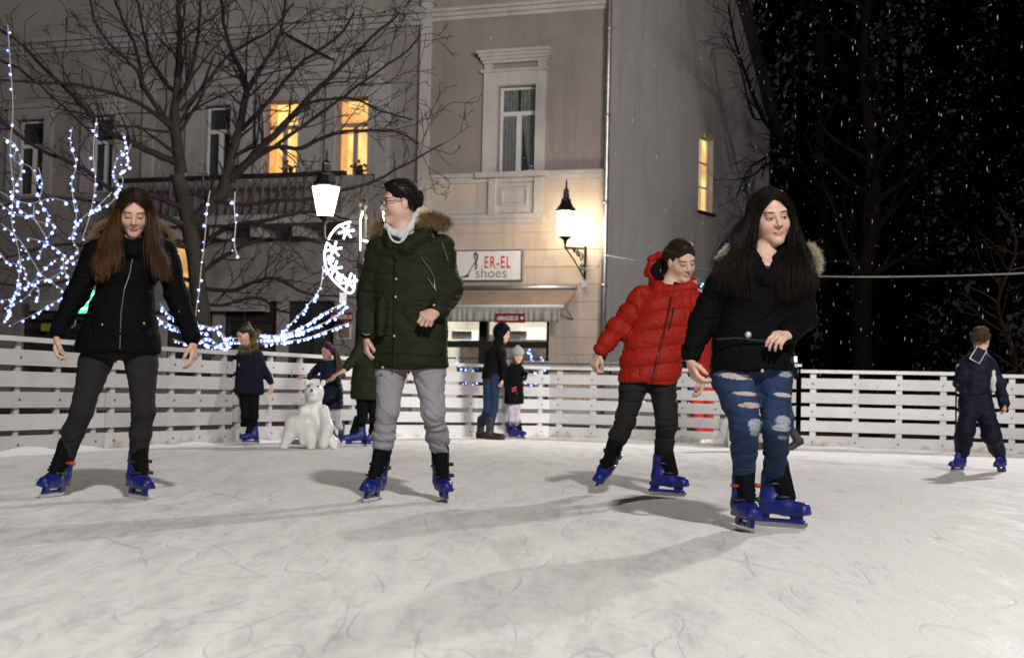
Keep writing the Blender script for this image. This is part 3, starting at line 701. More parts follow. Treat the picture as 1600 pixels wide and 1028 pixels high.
S_.box(fx(834),fx(778),0,.02,fy(333),fy(286),0,Wf)
for (a,b_,c,d) in ((822,787,294,298),(822,787,318,322)): S_.box(fx(a),fx(b_),.021,.05,fy(d),fy(c),0,Wf)
for (a,b_) in ((826,822.5),(786.5,783)): S_.box(fx(a),fx(b_),.021,.05,fy(322),fy(294),0,Wf)
S_.build('sill_panel',M_trim,B)
w=window(B,*hole_w,M_gl,M_wht)
# net curtains behind the pane edge (two hanging cloths) and the reveal
M_cur=mat('net_curtain',(.13,.14,.135),.9,var=.3,vscale=8)
def drape(parent,t0,t1,z0,z1,shape,n=-.184,name='curtain',m=None):
    V=[];Q=[];nx,nz=26,16
    for j in range(nz+1):
        v=j/nz
        for i in range(nx+1):
            u=i/nx; w_=shape(v); t=t0+(t1-t0)*(u*w_ if w_>0 else 1+u*w_); V.append(Wf(t,n+.006*math.sin(u*26),z0+(z1-z0)*v))
    for j in range(nz):
        for i in range(nx): k=j*(nx+1)+i; Q.append((k,k+1,k+nx+2,k+nx+1))
    return mesh(name,V,Q,m or M_cur,parent,True)
zt_=z0+(z1-z0)*.68
drape(w,(t0+t1)/2+.06,t1-.055,z0+.055,zt_,lambda v:1.0); drape(w,t0+.055,(t0+t1)/2-.06,z0+.055,zt_,lambda v:.25+.7*v**.6)
drape(w,t0+.055,(t0+t1)/2-.03,zt_+.10,z1-.055,lambda v:1.); drape(w,(t0+t1)/2+.04,t1-.055,zt_+.10,z1-.055,lambda v:1.)
# side wall (gable)
sd=V3(.504,.864,0); sd/=np.linalg.norm(sd); sn=V3(sd[1],-sd[0],0)
def Ws(u,n,z): return C0+sd*u+sn*n+V3(0,0,z)
def sfac(x,y):
    d=ray(x,y); o=V3(0,0,CAMH); k=((C0-o)@sn)/(d@sn); q=o+d*k; return (q-C0)@sd,q[2]
ue,ze=sfac(1203,200); up,zp=sfac(1150,2); hu0=sfac(1092,270)[0]; hu1=sfac(1114,270)[0]; hz0=sfac(1103,332)[1]; hz1=sfac(1103,214)[1]
m=MB(); slope=(zp-ze)/(ue-up); pk=ue/2; zpk=ze+slope*(ue-pk); zpk=min(zpk,19)
def sbox(a,b_,za,zb,n0=-.35,n1=0.): m.box(a,b_,n0,n1,za,zb,0,Ws)
sbox(.0,hu0,-.05,ze); sbox(hu0,hu1,-.05,hz0); sbox(hu0,hu1,hz1,ze); sbox(hu1,ue,-.05,ze)
pr=[(.0,ze),(ue,ze),(pk,zpk),(.0,zpk)]
b=len(m.v); m.v+=[tuple(Ws(u,-.35,z)) for u,z in pr]+[tuple(Ws(u,0,z)) for u,z in pr]
m.f+=[(b+3,b+2,b+1,b),(b+4,b+5,b+6,b+7)]+[(b+i,b+(i+1)%4,b+4+(i+1)%4,b+4+i) for i in range(4)]; m.m+=[0]*6
m.build('gable_wall',M_grey,B)
mw=MB(); mw.box(hu0,hu0+.05,-.22,-.15,hz0,hz1,0,Ws).box(hu1-.05,hu1,-.22,-.15,hz0,hz1,0,Ws)
for k in range(4): zz=hz0+(hz1-hz0-.05)*k/3; mw.box(hu0+.05,hu1-.05,-.22,-.15,zz,zz+.05,0,Ws)
um=(hu0+hu1)/2; mw.box(um-.02,um+.02,-.222,-.148,hz0+.05,hz1-.05,0,Ws)
w=mw.build('window',M_wht,B); MB().box(hu0+.01,hu1-.01,-.200,-.195,hz0+.01,hz1-.01,0,Ws).build('pane',M_lit,w)
m=MB(); m.box(hu0-.06,hu1+.06,.0,.08,hz0-.07,hz0-.001,0,Ws).build('sill',M_dark,w)
# roof slab over the gable
m=MB(); dz=.30
q=[(ue+.35,ze-.35*slope),(pk,zpk)]
for (a,za),(b_,zb) in zip(q[:-1],q[1:]):
    m.quadbox([Ws(a,-9,za+.01),Ws(a,.28,za+.01),Ws(b_,.28,zb+.01),Ws(b_,-9,zb+.01),Ws(a,-9,za+dz),Ws(a,.28,za+dz),Ws(b_,.28,zb+dz),Ws(b_,-9,zb+dz)])
m.build('roof',mat('dark_roof_tiles',(.03,.025,.022),.9,bump=.5,bscale=8),B)
m=MB(); m.box(0,40,.36-9,-.36,-.05,.0,0,Wf)  # foundation slab behind the front
# drainpipe
pb=Wf(-.05,.14,0)
m=MB(); m.tube([pb+V3(0,0,z) for z in (0,4,8,13.4)],.065,12); 
for z in (1.2,3.1,5.0,7.0,9.0): m.tube([pb+V3(0,0,z),pb+V3(0,0,z+.07)],.078,12)
tag(m.build('drainpipe',M_metal,None,True),'galvanised drainpipe running down the corner between pink and grey walls','drainpipe')
# shop front
F=MB(); s0,s1,sz0,sz1=hole_s
ztr=fac(780,541)[1]; ztr1=fac(780,533)[1]
xm1=fac(758,560)[0]; xm0=fac(745,560)[0]
F.box(s0,s0+.10,-.22,-.10,sz0,sz1,0,Wf).box(s1-.1,s1,-.22,-.10,sz0,sz1,0,Wf).box(s0+.1,s1-.1,-.22,-.10,sz1-.1,sz1,0,Wf).box(s0+.1,s1-.1,-.22,-.10,sz0,sz0+.22,0,Wf)
F.box(xm1,xm0,-.225,-.09,sz0+.22,sz1-.1,0,Wf).box(s0+.1,s1-.1,-.223,-.095,ztr-.03,ztr1+.0,0,Wf)
F=F.build('shop_window',M_dark,B)
gm=mat('shop_glass',(.9,.9,.9),.02,spec=.5); nt,N,L,bb=nodesof(gm); gl=N.new('ShaderNodeBsdfTransparent'); mx=N.new('ShaderNodeMixShader'); gs=N.new('ShaderNodeBsdfGlossy'); gs.inputs['Roughness'].default_value=.02
lw=N.new('ShaderNodeFresnel'); lw.inputs[0].default_value=1.5; L.new(lw.outputs[0],mx.inputs[0]); L.new(gl.outputs[0],mx.inputs[1]); L.new(gs.outputs[0],mx.inputs[2]); L.new(mx.outputs[0],N['Material Output'].inputs[0])
MB().box(s0+.05,s1-.05,-.165,-.155,sz0+.1,sz1-.05,0,Wf).build('pane',gm,F)
M_shopw=mat('glowing_shop_wall',(.55,.52,.47),.8,emis=(1,.92,.78),estr=.16,var=.3,vscale=1.2); M_lampstrip=mat('shop_ceiling_light',(1,1,1),.5,emis=(1,.94,.82),estr=7.)  # shop walls emit a little, room light put into their material
m=MB(); m.box(s0-.3,s1+.3,-2.9,-2.8,.0,2.9,0,Wf).box(s0-.4,s0-.3,-2.8,-.36,.0,2.9,0,Wf).box(s1+.3,s1+.4,-2.8,-.36,.0,2.9,0,Wf).box(s0-.3,s1+.3,-2.8,-.36,2.8,2.9,0,Wf).box(s0-.3,s1+.3,-2.8,-.36,.05,.12,0,Wf)
m.build('shop_room',M_shopw,B)
for i in range(3):
    a=s0+.3+i*.9; MB().box(a,a+.5,-1.9,-.8,2.74,2.79,0,Wf).build('ceiling_light',M_lampstrip,B)
# frosted transom panels with cards
M_fro=mat('lit_white_transom_panel',(.8,.8,.76),.5,emis=(.95,.95,.82),estr=.62,var=.15)
m=MB(); fbox(m,700,742,515,531,-.30,-.29); fbox(m,806,852,510,530,-.30,-.29); m.build('transom_panel',M_fro,F)
def text(txt,loc,ux,uz,h,m,parent,name,ext=.004,sx=1.,bold=0.,shear=0.,sp=1.):
    cu=bpy.data.curves.new(name,'FONT'); cu.body=txt; cu.size=1; cu.extrude=0; cu.align_x='LEFT'; cu.space_character=sp; cu.offset=bold; cu.shear=shear; cu.resolution_u=3
    to=bpy.data.objects.new(name,cu); COL.objects.link(to); bpy.context.view_layer.update()
    me=bpy.data.meshes.new_from_object(to.evaluated_get(bpy.context.evaluated_depsgraph_get())); co_=np.array([v.co[:] for v in me.vertices]); fs=[tuple(p.vertices) for p in me.polygons]
    bpy.data.objects.remove(to); bpy.data.curves.remove(cu); bpy.data.meshes.remove(me)
    n=np.cross(ux,uz); V=loc+np.outer(co_[:,0]*h*sx,ux)+np.outer(co_[:,1]*h,uz)
    return mesh(name,V,fs,m,parent)
UX=-fd; UZ=V3(0,0,1)
M_red=mat('red_sign_paint',(.50,.03,.03),.5); M_blk=mat('black_sign_paint',(.02,.02,.02),.5); M_wl=mat('white_lettering',(.75,.75,.75),.5)
def shoe_glyph(mb,o,w,h,r):
    q=[(-.02,.03),(.12,.0),(.24,.07),(.27,.0),(.30,.12),(.45,.42),(.62,.62),(.70,.80),(.66,.97),(.58,1.0),(.55,.85),(.62,.70),(.66,.5),(.64,.32)]
    pts=spline([o+UX*(a*w)+UZ*(b_*h) for a,b_ in q],46); rr=[r*(.5+.9*abs(math.sin(i*.16+.4))) for i in range(46)]
    mb.tube(pts,rr,6)
# sign board
sg=thing('shop_sign',Wf(fac(758,437)[0],.03,fac(758,437)[1]),'white shop sign with red and black lettering and a high heel outline','sign')
t0,t1,z0,z1=fr(697,818,393,438)
MB().box(t0,t1,.03,.13,z0,z1,0,Wf).build('board',mat('sign_board_face',(.74,.73,.72),.5,var=.08),sg)
m=MB(); e=.025
m.box(t0-e,t1+e,.03,.15,z1,z1+e,0,Wf).box(t0-e,t1+e,.03,.15,z0-e,z0,0,Wf).box(t0-e,t0,.03,.15,z0,z1,0,Wf).box(t1,t1+e,.03,.15,z0,z1,0,Wf).build('frame',M_metal,sg)
sl=lambda x,y,n=.133: Wf(*(lambda q:(q[0],n,q[1]))(fac(x,y,n)))
text('ER-EL',sl(756,419),UX,UZ,.40,M_red,sg,'lettering',sx=.60,bold=.012,sp=1.2); text('shoes',sl(742,434),UX,UZ,.33,M_blk,sg,'lettering',sx=1.08,bold=-.010)
m=MB(); shoe_glyph(m,sl(722,433),.55,.56,.017); m.build('shoe_outline',M_blk,sg)
M_card=mat('grey_window_card',(.62,.56,.62),.6)
for (x,y) in ((702,530),(788,530)):
    c=thing('window_card',Wf(*(lambda q:(q[0],-.15,q[1]))(fac(x+15,y))),'grey lettered card in the shop transom, '+('left one beside the parka man' if x<750 else 'right one above the child in grey hat'),'card','lettered cards in the shop transom')
    t0,t1,z0,z1=fr(x,x+31,y-13,y); MB().box(t0,t1,-.152,-.146,z0,z1,0,Wf).build('card',M_card,c)
    q=Wf(fac(x+14,y-6)[0],-.144,fac(x+14,y-7.5)[1]); text('ER-EL',q,UX,UZ,.10,M_red,c,'lettering',sx=.62)
    q=Wf(fac(x+10,y)[0],-.144,fac(x+10,y-1)[1]); text('shoes',q,UX,UZ,.09,M_blk,c,'lettering',sx=.85)
    m=MB(); shoe_glyph(m,Wf(fac(x+5,y)[0],-.144,fac(x+5,y-1.5)[1]),.16,.16,.004); m.build('shoe_outline',M_blk,c)
# shop cornice, awning
m=MB(); za=fac(800,446)[1]; zb=fac(800,437)[1]; m.box(.12,T1,.023,.16,za-.02,zb-.04,0,Wf).box(.12,T1,.023,.26,zb-.039,zb,0,Wf); m.build('shop_cornice',M_trim,B)
def fabric_mat():
    m=mat('brown_awning_cloth',(.21,.145,.10),.8,bump=.3,bscale=20,var=.3,vscale=2.2,sheen=.2); return m
aw=thing('awning',Wf(fac(800,450)[0],.05,2.4),'brown fabric awning with pleated grey valance over the shoe shop','awning')
ta,tb=fac(905,452)[0],T1-.05; zc=fac(905,453)[1]; zf=2.62; nf=1.12
tf=ta
V=[];Q=[];nx,ny=60,10
for j in range(ny+1):
    v=j/ny
    for i in range(nx+1):
        u=i/nx; V.append(Wf(ta+(tb-ta)*u,.12+(nf-.12)*v,zc+(zf-zc)*v-.03*math.sin(math.pi*v)-.012*math.sin(math.pi*v)*math.sin(u*21)))
for j in range(ny):
    for i in range(nx): k=j*(nx+1)+i; Q.append((k,k+1,k+nx+2,k+nx+1))
o=mesh('canopy',V,Q,fabric_mat(),aw,True); sm=o.modifiers.new('t','SOLIDIFY'); sm.thickness=.008
MB().tube([Wf(ta-.04,nf,zf-.02),Wf(tb,nf,zf-.02)],.04,10).build('front_bar',M_wht,aw,True)
MB().tube([Wf(ta,.14,zc+.05),Wf(tb,.14,zc+.05)],.05,10).build('roller',M_metal,aw,True)
V=[];Q=[];nx=220
for j in range(5):
    for i in range(nx+1):
        u=i/nx; V.append(Wf(ta+.04+(tb-ta-.04)*u,nf+.015+.022*math.sin(u*150+math.sin(u*31)*2)*(j/4)**.6,zf-.055-.30*j/4))
for j in range(4):
    for i in range(nx): k=j*(nx+1)+i; Q.append((k,k+1,k+nx+2,k+nx+1))
o=mesh('valance',V,Q,mat('grey_valance',(.40,.38,.35),.9,var=.3,vscale=5),aw,True); o.modifiers.new('t','SOLIDIFY').thickness=.006
m=MB(); 
for t in (ta+.12,tb-.1): m.tube([Wf(t,.05,zf-.25),Wf(t,nf*.55,zf-.0),Wf(t,nf-.02,zf-.02)],.018,8)
m.build('arm',M_metal,aw,True)
def ama(t,n,z,label,sc=1.,plus=True):
    a=thing('sign_plate',Wf(t,n,z),label,'sign'); w_=.72*sc if plus else .62*sc
    MB().box(t-w_/2,t+w_/2,n,n+.012,z-.105*sc,z+.105*sc,0,Wf).build('plate',mat('dark_red_plate',(.20,.012,.02),.5),a)
    text('AMADEUS',Wf(t+w_*.44,n+.016,z-.048*sc),UX,UZ,.135*sc,M_wl,a,'lettering',sx=.84 if plus else .95,bold=.02)
    if plus:
        c=t-w_*.40; MB().box(c-.045,c+.045,n+.0125,n+.018,z-.014,z+.014,0,Wf).box(c-.014,c+.014,n+.0125,n+.0185,z-.045,z+.045,0,Wf).build('cross',M_wl,a)
ama(fac(797,497,nf+.06)[0],nf+.045,fac(797,497,nf+.06)[1],'dark red AMADEUS plate with white plus on the awning valance')
# ------------------------------------------------------------------ left house
B2=thing('balcony_house',Wf(T1+6,0,0),'grey mauve stucco house with lit windows and balcony behind the bare tree','building')
T2=fac(-330,300)[0]
wins=[(317,360,166,281,'d'),(412,466,158,277,'l'),(524,575,153,274,'l'),(140,177,181,300,'d'),(24,68,188,305,'d')]
holes=[fr(*w[:4]) for w in wins]; hb=[fr(30,215,492,545),fr(255,330,470,560),fr(345,430,470,580),fr(445,520,470,590)]
hb=[(a,b_,.6,max(d,2.2)) for a,b_,c,d in hb]
za2=fac(500,38)[1]; m=MB(); m.box(T1+.01,T2,-.36,-.05,za2,13.5,0,Wf); m.build('wall_above_cornice',M_upper,B2)
m=MB(); wall_with_holes(m,T1+.01,T2,fac(400,350)[1],za2,holes,-.36,-.05); m.build('upper_wall',M_mauve,B2)
m=MB(); wall_with_holes(m,T1+.01,T2,-.05,fac(400,350)[1],hb,-.36,-.04); m.build('lower_wall',M_mauve,B2)
for w_,h in zip(wins,holes):
    o=window(B2,*h,M_lit if w_[4]=='l' else M_gl,M_wht if w_[4]=='d' else mat('shadowy_frame',(.30,.25,.22),.6),tz=.64,recess=.22)
    s=MB(); a,b_,c,d=h; wd=.26
    s.box(a-wd,a-.01,-.049,.05,c,d+.3,0,Wf).box(b_+.01,b_+wd,-.049,.05,c,d+.3,0,Wf).box(a-.009,b_+.009,-.049,.05,d+.01,d+.3,0,Wf).box(a-wd-.08,b_+wd+.08,-.049,.14,d+.301,d+.42,0,Wf); s.build('window_surround',M_trim2,B2)
    if w_[4]=='l':   # room things seen against the light: curtain edge, plant
        tq=a+.08+(b_-a)*.10; V=[]
        pl=MB()
        for k in range(40):
            q=Wf(a+.28+random.gauss(0,.09),-.17+random.uniform(-.02,.02),c+.12+abs(random.gauss(0,.11))); r=random.uniform(.02,.045); pl.ball(q,r,5)
        MB().box(a+.20,a+.36,-.2,-.12,c,c+.12,0,Wf).build('flower_pot',M_dark,o); pl.build('foliage',mat('windowsill_plant',(.05,.035,.01),.9),o)
        drape(o,b_-.06,b_-(b_-a)*.30,c+.05,d-.05,lambda v:.9,-.205,'curtain',mat('glowing_amber_curtain',(.75,.42,.15),.9,emis=(1,.45,.12),estr=.35,var=.4,vscale=6))  # curtain emits, imitating room light shining through the cloth
for h in hb:
    o=window(B2,*h,M_gl,M_dark,tz=.75,recess=.2)
band(28,52,500,((0,.3,.05),(.3,.65,.14),(.65,1,.26)),B2,M_trim2,T1+.02,T2,'cornice')
band(104,124,500,((0,.5,.03),(.5,1,.07)),B2,M_trim2,fac(600,110)[0],fac(215,110)[0],'entablature')
# pilasters and pediment
for x in (232,300,385,490,598): 
    t=fac(x,200)[0]; m=MB(); m.box(t-.16,t+.16,-.049,.045,fac(x,283)[1],fac(x,126)[1]-.02,0,Wf); m.build('pilaster',M_trim2,B2)
t=fac(440,100)[0]; zb=fac(440,100)[1]; m=MB()
for q in(-1,1):
    m.quadbox([Wf(t+q*1.55,-.049,zb),Wf(t+q*1.55,.18,zb),Wf(t,.18,zb+.85),Wf(t,-.049,zb+.85),Wf(t+q*1.55,-.049,zb+.16),Wf(t+q*1.55,.18,zb+.16),Wf(t,.18,zb+1.03),Wf(t,-.049,zb+1.03)])
m.box(t-1.4,t+1.4,-.048,.15,zb-.12,zb-.002,0,Wf); m.build('pediment',M_trim2,B2)
m=MB(); m.box(T1-.12,T1+.14,.002,.09,-.04,13.4,0,Wf); m.build('corner_pilaster',M_trim,B2)
# balcony
ba,bb_=fac(572,285)[0],fac(228,285)[0]; zt=fac(400,283)[1]; zs=zt-1.0
m=MB(); m.box(ba,bb_,-.03,1.15,zs-.22,zs,0,Wf); 
for k in range(6): t=ba+.25+(bb_-ba-.5)*k/5; m.box(t-.12,t+.12,-.03,.8,zs-.5,zs-.221,0,Wf)
bo=m.build('balcony',M_trim2,B2)
MB().box(ba,bb_,.98,1.16,zt-.10,zt,0,Wf).build('rail',M_dark,bo)
m=MB(); k=0; t=ba+.1
while t<bb_-.1:
    c=Wf(t,1.07,zs); r=.055
    m.lathe(c,[(.05,.0),(.05,.06),(.028,.12),(.06,.30),(.05,.45),(.025,.60),(.045,.72),(.05,.80),(.05,.899)],6); t+=.24
m.build('baluster',mat('dark_balusters',(.12,.115,.12),.9),bo,True)  # balusters darker than the balcony slab
# lower storey bands, fascias
M_fasc=mat('dark_shop_fascia',(.05,.045,.05),.7,var=.3); m=MB(); 
t0,t1,z0,z1=fr(60,420,470,487); m.box(t0,t1,-.039,.35,z0,z1,0,Wf); m.build('shop_fascia',M_trim2,B2)
m=MB(); t0,t1,z0,z1=fr(225,560,352,366); m.box(t0,t1,-.039,.06,z0,z1,0,Wf); m.build('storey_band',M_trim2,B2)
m=MB(); t0,t1,z0,z1=fr(60,215,488,500); m.box(t0,t1,-.039,.12,z0,z1,0,Wf); m.build('shop_fascia',M_fasc,B2)
# lit window panel low in the left house (warm) seen through the branches
t0,t1,z0,z1=fr(268,302,382,448); o=MB().box(t0,t1,-.038,.01,z0,z1,0,Wf).build('fanlight',M_lit2,B2)
# green lit sign, round sign, yellow board
g_=thing('pharmacy_sign',Wf(fac(135,472)[0],.5,2.5),'glowing green lightbox sign behind the brown-haired girl','sign')
t0,t1,z0,z1=fr(121,152,454,489,.6); MB().box(t0,t1,.5,.62,z0,z1,0,Wf).build('lightbox',mat('green_glow',(.1,.6,.3),.5,emis=(.08,1,.38),estr=1.3),g_)
m=MB(); 
for k in range(3): m.box(t0+.08,t1-.08,.621,.626,z0+.08+k*.18,z0+.14+k*.18,0,Wf)
m.build('lit_stripe',mat('green_glow_core',(.5,1,.7),.5,emis=(.5,1,.7),estr=1.6),g_); MB().box((t0+t1)/2-.04,(t0+t1)/2+.04,-.03,.5,z0+.2,z0+.28,0,Wf).build('bracket',M_dark,g_)
q=Wf(fac(118,504)[0],.2,fac(118,504)[1]); m=MB(); cpts=[q+UX*.15*math.cos(a)+UZ*.15*math.sin(a) for a in np.linspace(0,2*math.pi,25)]; m.tube(cpts,.014,6); m.build('ring',M_wht)
bpy.data.objects['ring'].name='round_sign'; o=bpy.data.objects['round_sign']; tag(o,'thin pale ring sign under the green sign','sign')
t0,t1,z0,z1=fr(62,84,505,517,.3); o=MB().box(t0,t1,.2,.24,z0,z1,0,Wf).build('yellow_sign',mat('yellow_sign',(.35,.33,.03),.5)); tag(o,'small yellow sign in the dark shop front at left','sign')
t_=fac(533,495,.4)[0]; ama(t_,.4,fac(533,495,.4)[1],'dark red AMADEUS plate left of the man in green parka, behind the lamp post',1.,False)
MB().box(t_-.03,t_+.03,-.03,.398,fac(533,495,.4)[1]-.03,fac(533,495,.4)[1]+.03,0,Wf).build('arm',M_dark,bpy.data.objects['sign_plate.001'])
# poster under it
p_t=thing('poster',Wf(fac(538,518)[0],.0,1.6),'small framed dark poster beside the lamp post','poster'); t0,t1,z0,z1=fr(527,548,507,530); MB().box(t0,t1,-.035,.02,z0,z1,0,Wf).build('frame',M_wht,p_t); MB().box(t0+.03,t1-.03,.021,.024,z0+.03,z1-.03,0,Wf).build('sheet',mat('poster_print',(.10,.08,.08),.6,col2=(.35,.2,.15),vscale=6),p_t)
# display inside the shoe shop
ds=thing('display_shelf',Wf((s0+s1)/2,-1.0,.13),'shoe display shelves inside the lit shop window','shelf')
sh_cols=[(.3,.05,.04),(.5,.4,.3),(.08,.08,.1),(.6,.55,.5),(.25,.15,.08),(.05,.05,.2),(.45,.3,.1)]
M_sh=[mat('shoe_leather_%d'%i,c,.4) for i,c in enumerate(sh_cols)]
for z in (.38,.75,1.1,1.45):
    MB().box(s0+.1,s1-.1,-1.0,-.6,z,z+.03,0,Wf).build('shelf',mat('shelf_wood',(.12,.08,.05),.5),ds)
for z in (.41,.78,1.13):
    x=s0+.2
    while x<s1-.3:
        c=Wf(x,-.72,z); S=SDF(c-.2,c+.25,.014); a=V3(*(UX*.9+fn*.4)); a/=np.linalg.norm(a)
        S.cone(c+UZ*.035,c+a*.2+UZ*.03,.035,.03,.02); S.cone(c+UZ*.05,c-a*.02+UZ*.12,.034,.036,.03); sdfobj('shoe',S,random.choice(M_sh),ds,None,0); x+=random.uniform(.17,.42)
m=MB(); m.box(s0-.2,s1+.2,-2.3,-2.2,.12,2.1,0,Wf); o=m.build('display_cabinet',mat('dark_cabinet',(.10,.085,.08),.5,var=.5,vscale=2),None); tag(o,'dark cabinet wall inside the shoe shop','cabinet')
# ================================================================== LAMPS
M_iron=mat('black_cast_iron',(.015,.015,.016),.45,.5)
M_lglass=mat('glowing_lantern_glass',(1,.95,.85),.4,emis=(1,.90,.70),estr=5.0)
def lantern(base,sc,root,flare=.24):
    """lantern whose glass bottom sits at base"""
    o=MB(); h=.55*sc; r0=.15*sc; r1=flare*sc
    g=MB().lathe(base,[(r0,.0),(r0+(r1-r0)*.5,h*.5),(r1,h)],8); g=g.build('glass',M_lglass,root,False)
    c=base+V3(0,0,h)
    o.lathe(c,[(r1*1.12,.0),(r1*1.15,.03*sc),(r1*.85,.09*sc),(r1*.60,.20*sc),(r1*.50,.24*sc),(r1*.58,.26*sc),(r1*.36,.30*sc),(r1*.30,.44*sc),(r1*.36,.46*sc),(.03*sc,.52*sc),(.02*sc,.60*sc),(.028*sc,.63*sc),(.005,.74*sc)],8)
    o.build('cap',M_iron,root)
    o=MB(); o.lathe(base-V3(0,0,.07*sc),[(.03*sc,-.10*sc),(.05*sc,-.02*sc),(r0*.8,.03*sc),(r0*1.1,.069*sc)],8)
    for k in range(4):
        a=math.pi/4+k*math.pi/2; o.tube([base+V3(r0*1.05*math.cos(a),r0*1.05*math.sin(a),0),base+V3(r1*1.05*math.cos(a),r1*1.05*math.sin(a),h)],.008*sc,5)
        o.tube([base+V3(r1*1.12*math.cos(a),r1*1.12*math.sin(a),h),base+V3(r1*1.25*math.cos(a),r1*1.25*math.sin(a),h+.09*sc)],.014*sc,5)
    o.build('cage',M_iron,root)
def plight(loc,e,c,r=.12):
    l=bpy.data.lights.new('lantern_light','POINT'); l.energy=e; l.color=c; l.shadow_soft_size=r; o=bpy.data.objects.new('lantern_light',l); COL.objects.link(o); o.location=loc; return o
# wall lantern
wt,wz=fac(915,408); nn=1.25
lb=thing('wall_lantern',Wf(wt,0,wz-.3),'black wall lantern with glowing glass on scrolled bracket beside the shoe sign','lamp')
end=P(883,384,35.3-1.1); q=(end-C0); te=q@fd; ne=q@fn; ze_=end[2]
m=MB(); A_=Wf(wt,.04,wz+.28); E_=Wf(te,ne,ze_-.04)
m.tube([A_,E_],.028,6).tube([Wf(wt,.04,wz-.42),Wf(wt,.04,wz+.34)],.03,6)
m.tube(spline([Wf(wt,.05,wz-.38),Wf((wt*.8+te*.2),ne*.28,wz-.25),Wf((wt+te)/2,ne*.55,wz-.05),E_],12),.018,6)
for (a,b_,r) in ((.2,.10,.12),(.38,.18,.09),(.55,.24,.07),(.16,-.14,.10)):
    c=A_*(1-a)+E_*a-V3(0,0,.30-b_); dx=unit(E_-A_); m.tube([c+dx*r*(1-k/26)*math.cos(k*.55)+V3(0,0,1)*r*(1-k/26)*math.sin(k*.55) for k in range(22)],.012,5)
m.tube([E_,E_+V3(0,0,.12)],.022,6); m.build('bracket',M_iron,lb)
MB().box(wt-.06,wt+.06,-.0,.10,wz-.62,wz-.46,0,Wf).build('junction_box',M_wht,lb)
lantern(E_+V3(0,0,.25),1.0,lb,.215); plight(E_+V3(0,0,.55)+fn*.33,42,(1,.80,.60),.10); plight(E_+V3(0,0,.5)-fn*.42,46,(1,.80,.60),.10)
# lamp post in front of the left house, with two lanterns and a lit garland ornament
PD=23.5; pc=P(560,616,PD); pc[2]=-.05
lp=thing('street_lamp',pc,'black cast-iron street lamp with two glowing lanterns and lit star ornament','lamp')
zt=P(560,322,PD)[2]
m=MB(); m.lathe(pc,[(.20,0),(.20,.25),(.13,.32),(.10,.6),(.12,.64),(.085,.70),(.070,1.8),(.085,1.84),(.060,1.88),(.058,2.55),(.085,2.58),(.085,2.66),(.060,2.70),(.055,zt-.15),(.075,zt-.12),(.05,zt-.06),(.045,zt),(.06,zt+.02),(.07,zt+.07),(.05,zt+.13),(.01,zt+.16)],14); m.build('pole',M_iron,lp,True)
hands_=[]
for (x,y) in ((508,338),(615,372)):
    e=P(x,y,PD-.15 if x<550 else PD+.1); 
    m=MB(); zA=P(560,377,PD)[2] if x<550 else P(560,383,PD)[2]; a=V3(pc[0],pc[1],zA); bnd=V3(e[0]*1.0,e[1],zA-.02)
    m.tube(spline([a,a*.5+bnd*.5,bnd*.9+a*.1,bnd+V3(0,0,.08),e+V3(0,0,-.06)],16),.022,6)
    m.tube(spline([a-V3(0,0,.28),a*.7+bnd*.3-V3(0,0,.30),a*.35+bnd*.65-V3(0,0,.16),a*.1+bnd*.9],12),.015,6)
    for (f,r) in ((.30,.10),(.62,.07)):
        c=a*(1-f)+bnd*f-V3(0,0,.12); dx=unit(bnd-a); m.tube([c+dx*r*(1-k/26)*math.cos(k*.55)+V3(0,0,1)*r*(1-k/26)*math.sin(k*.55) for k in range(22)],.011,5)
    m.build('arm',M_iron,lp)
    lantern(e,.80,lp,.27 if x<550 else .25); plight(e+V3(0,-.33,.25),42,(1,.86,.66),.1); plight(e+V3(0,.33,.2),14,(1,.86,.66),.1)
# ornament: arc with snow-star shapes, LED lit
M_led=mat('lit_led_white',(.9,.95,1),.4,emis=(.50,.66,1),estr=1.7); M_led2=mat('lit_led_tube',(.9,.95,1),.4,emis=(.75,.85,1),estr=1.3)
orn=thing('light_ornament',P(556,455,PD-.1),'lit blue-white crescent ornament with snow stars hanging on the lamp post','ornament')
O=lambda x,y:P(x,y,PD-.12)
m=MB(); m.tube(spline([O(548,347),O(530,353),O(517,367),O(508,390),O(508,412),O(516,432),O(530,447),O(545,458),O(553,452),O(554,430)],40),.016,6); m.build('crescent_frame',M_led2,orn,True)
m=MB(); m.tube([O(563,392),O(563,345),O(567,330)],.013,6).tube([O(563,375),O(583,380)],.016,6); m.build('led_strip',M_led2,orn,True)
for (x,y,r) in ((541,362,12),(521,390,13),(522,420,13),(544,441,15),(530,434,5),(516,405,5)):
    m=MB(); c=O(x,y)
    for k in range(6):
        a=k*math.pi/3+.2; d=V3(math.cos(a),0,math.sin(a)); m.tube([c+d*.01,c+d*r/FPX*PD*.95],[.024,.012],6); m.ball(c+d*r/FPX*PD*.9,.021,6)
    m.build('snow_star',M_led,orn,True)
MB().box(-.05,.05,-.03,.03,-.08,.08,0,lambda x,y,z:O(536,466)+V3(x,y,z)).build('junction_box',M_wht,orn)
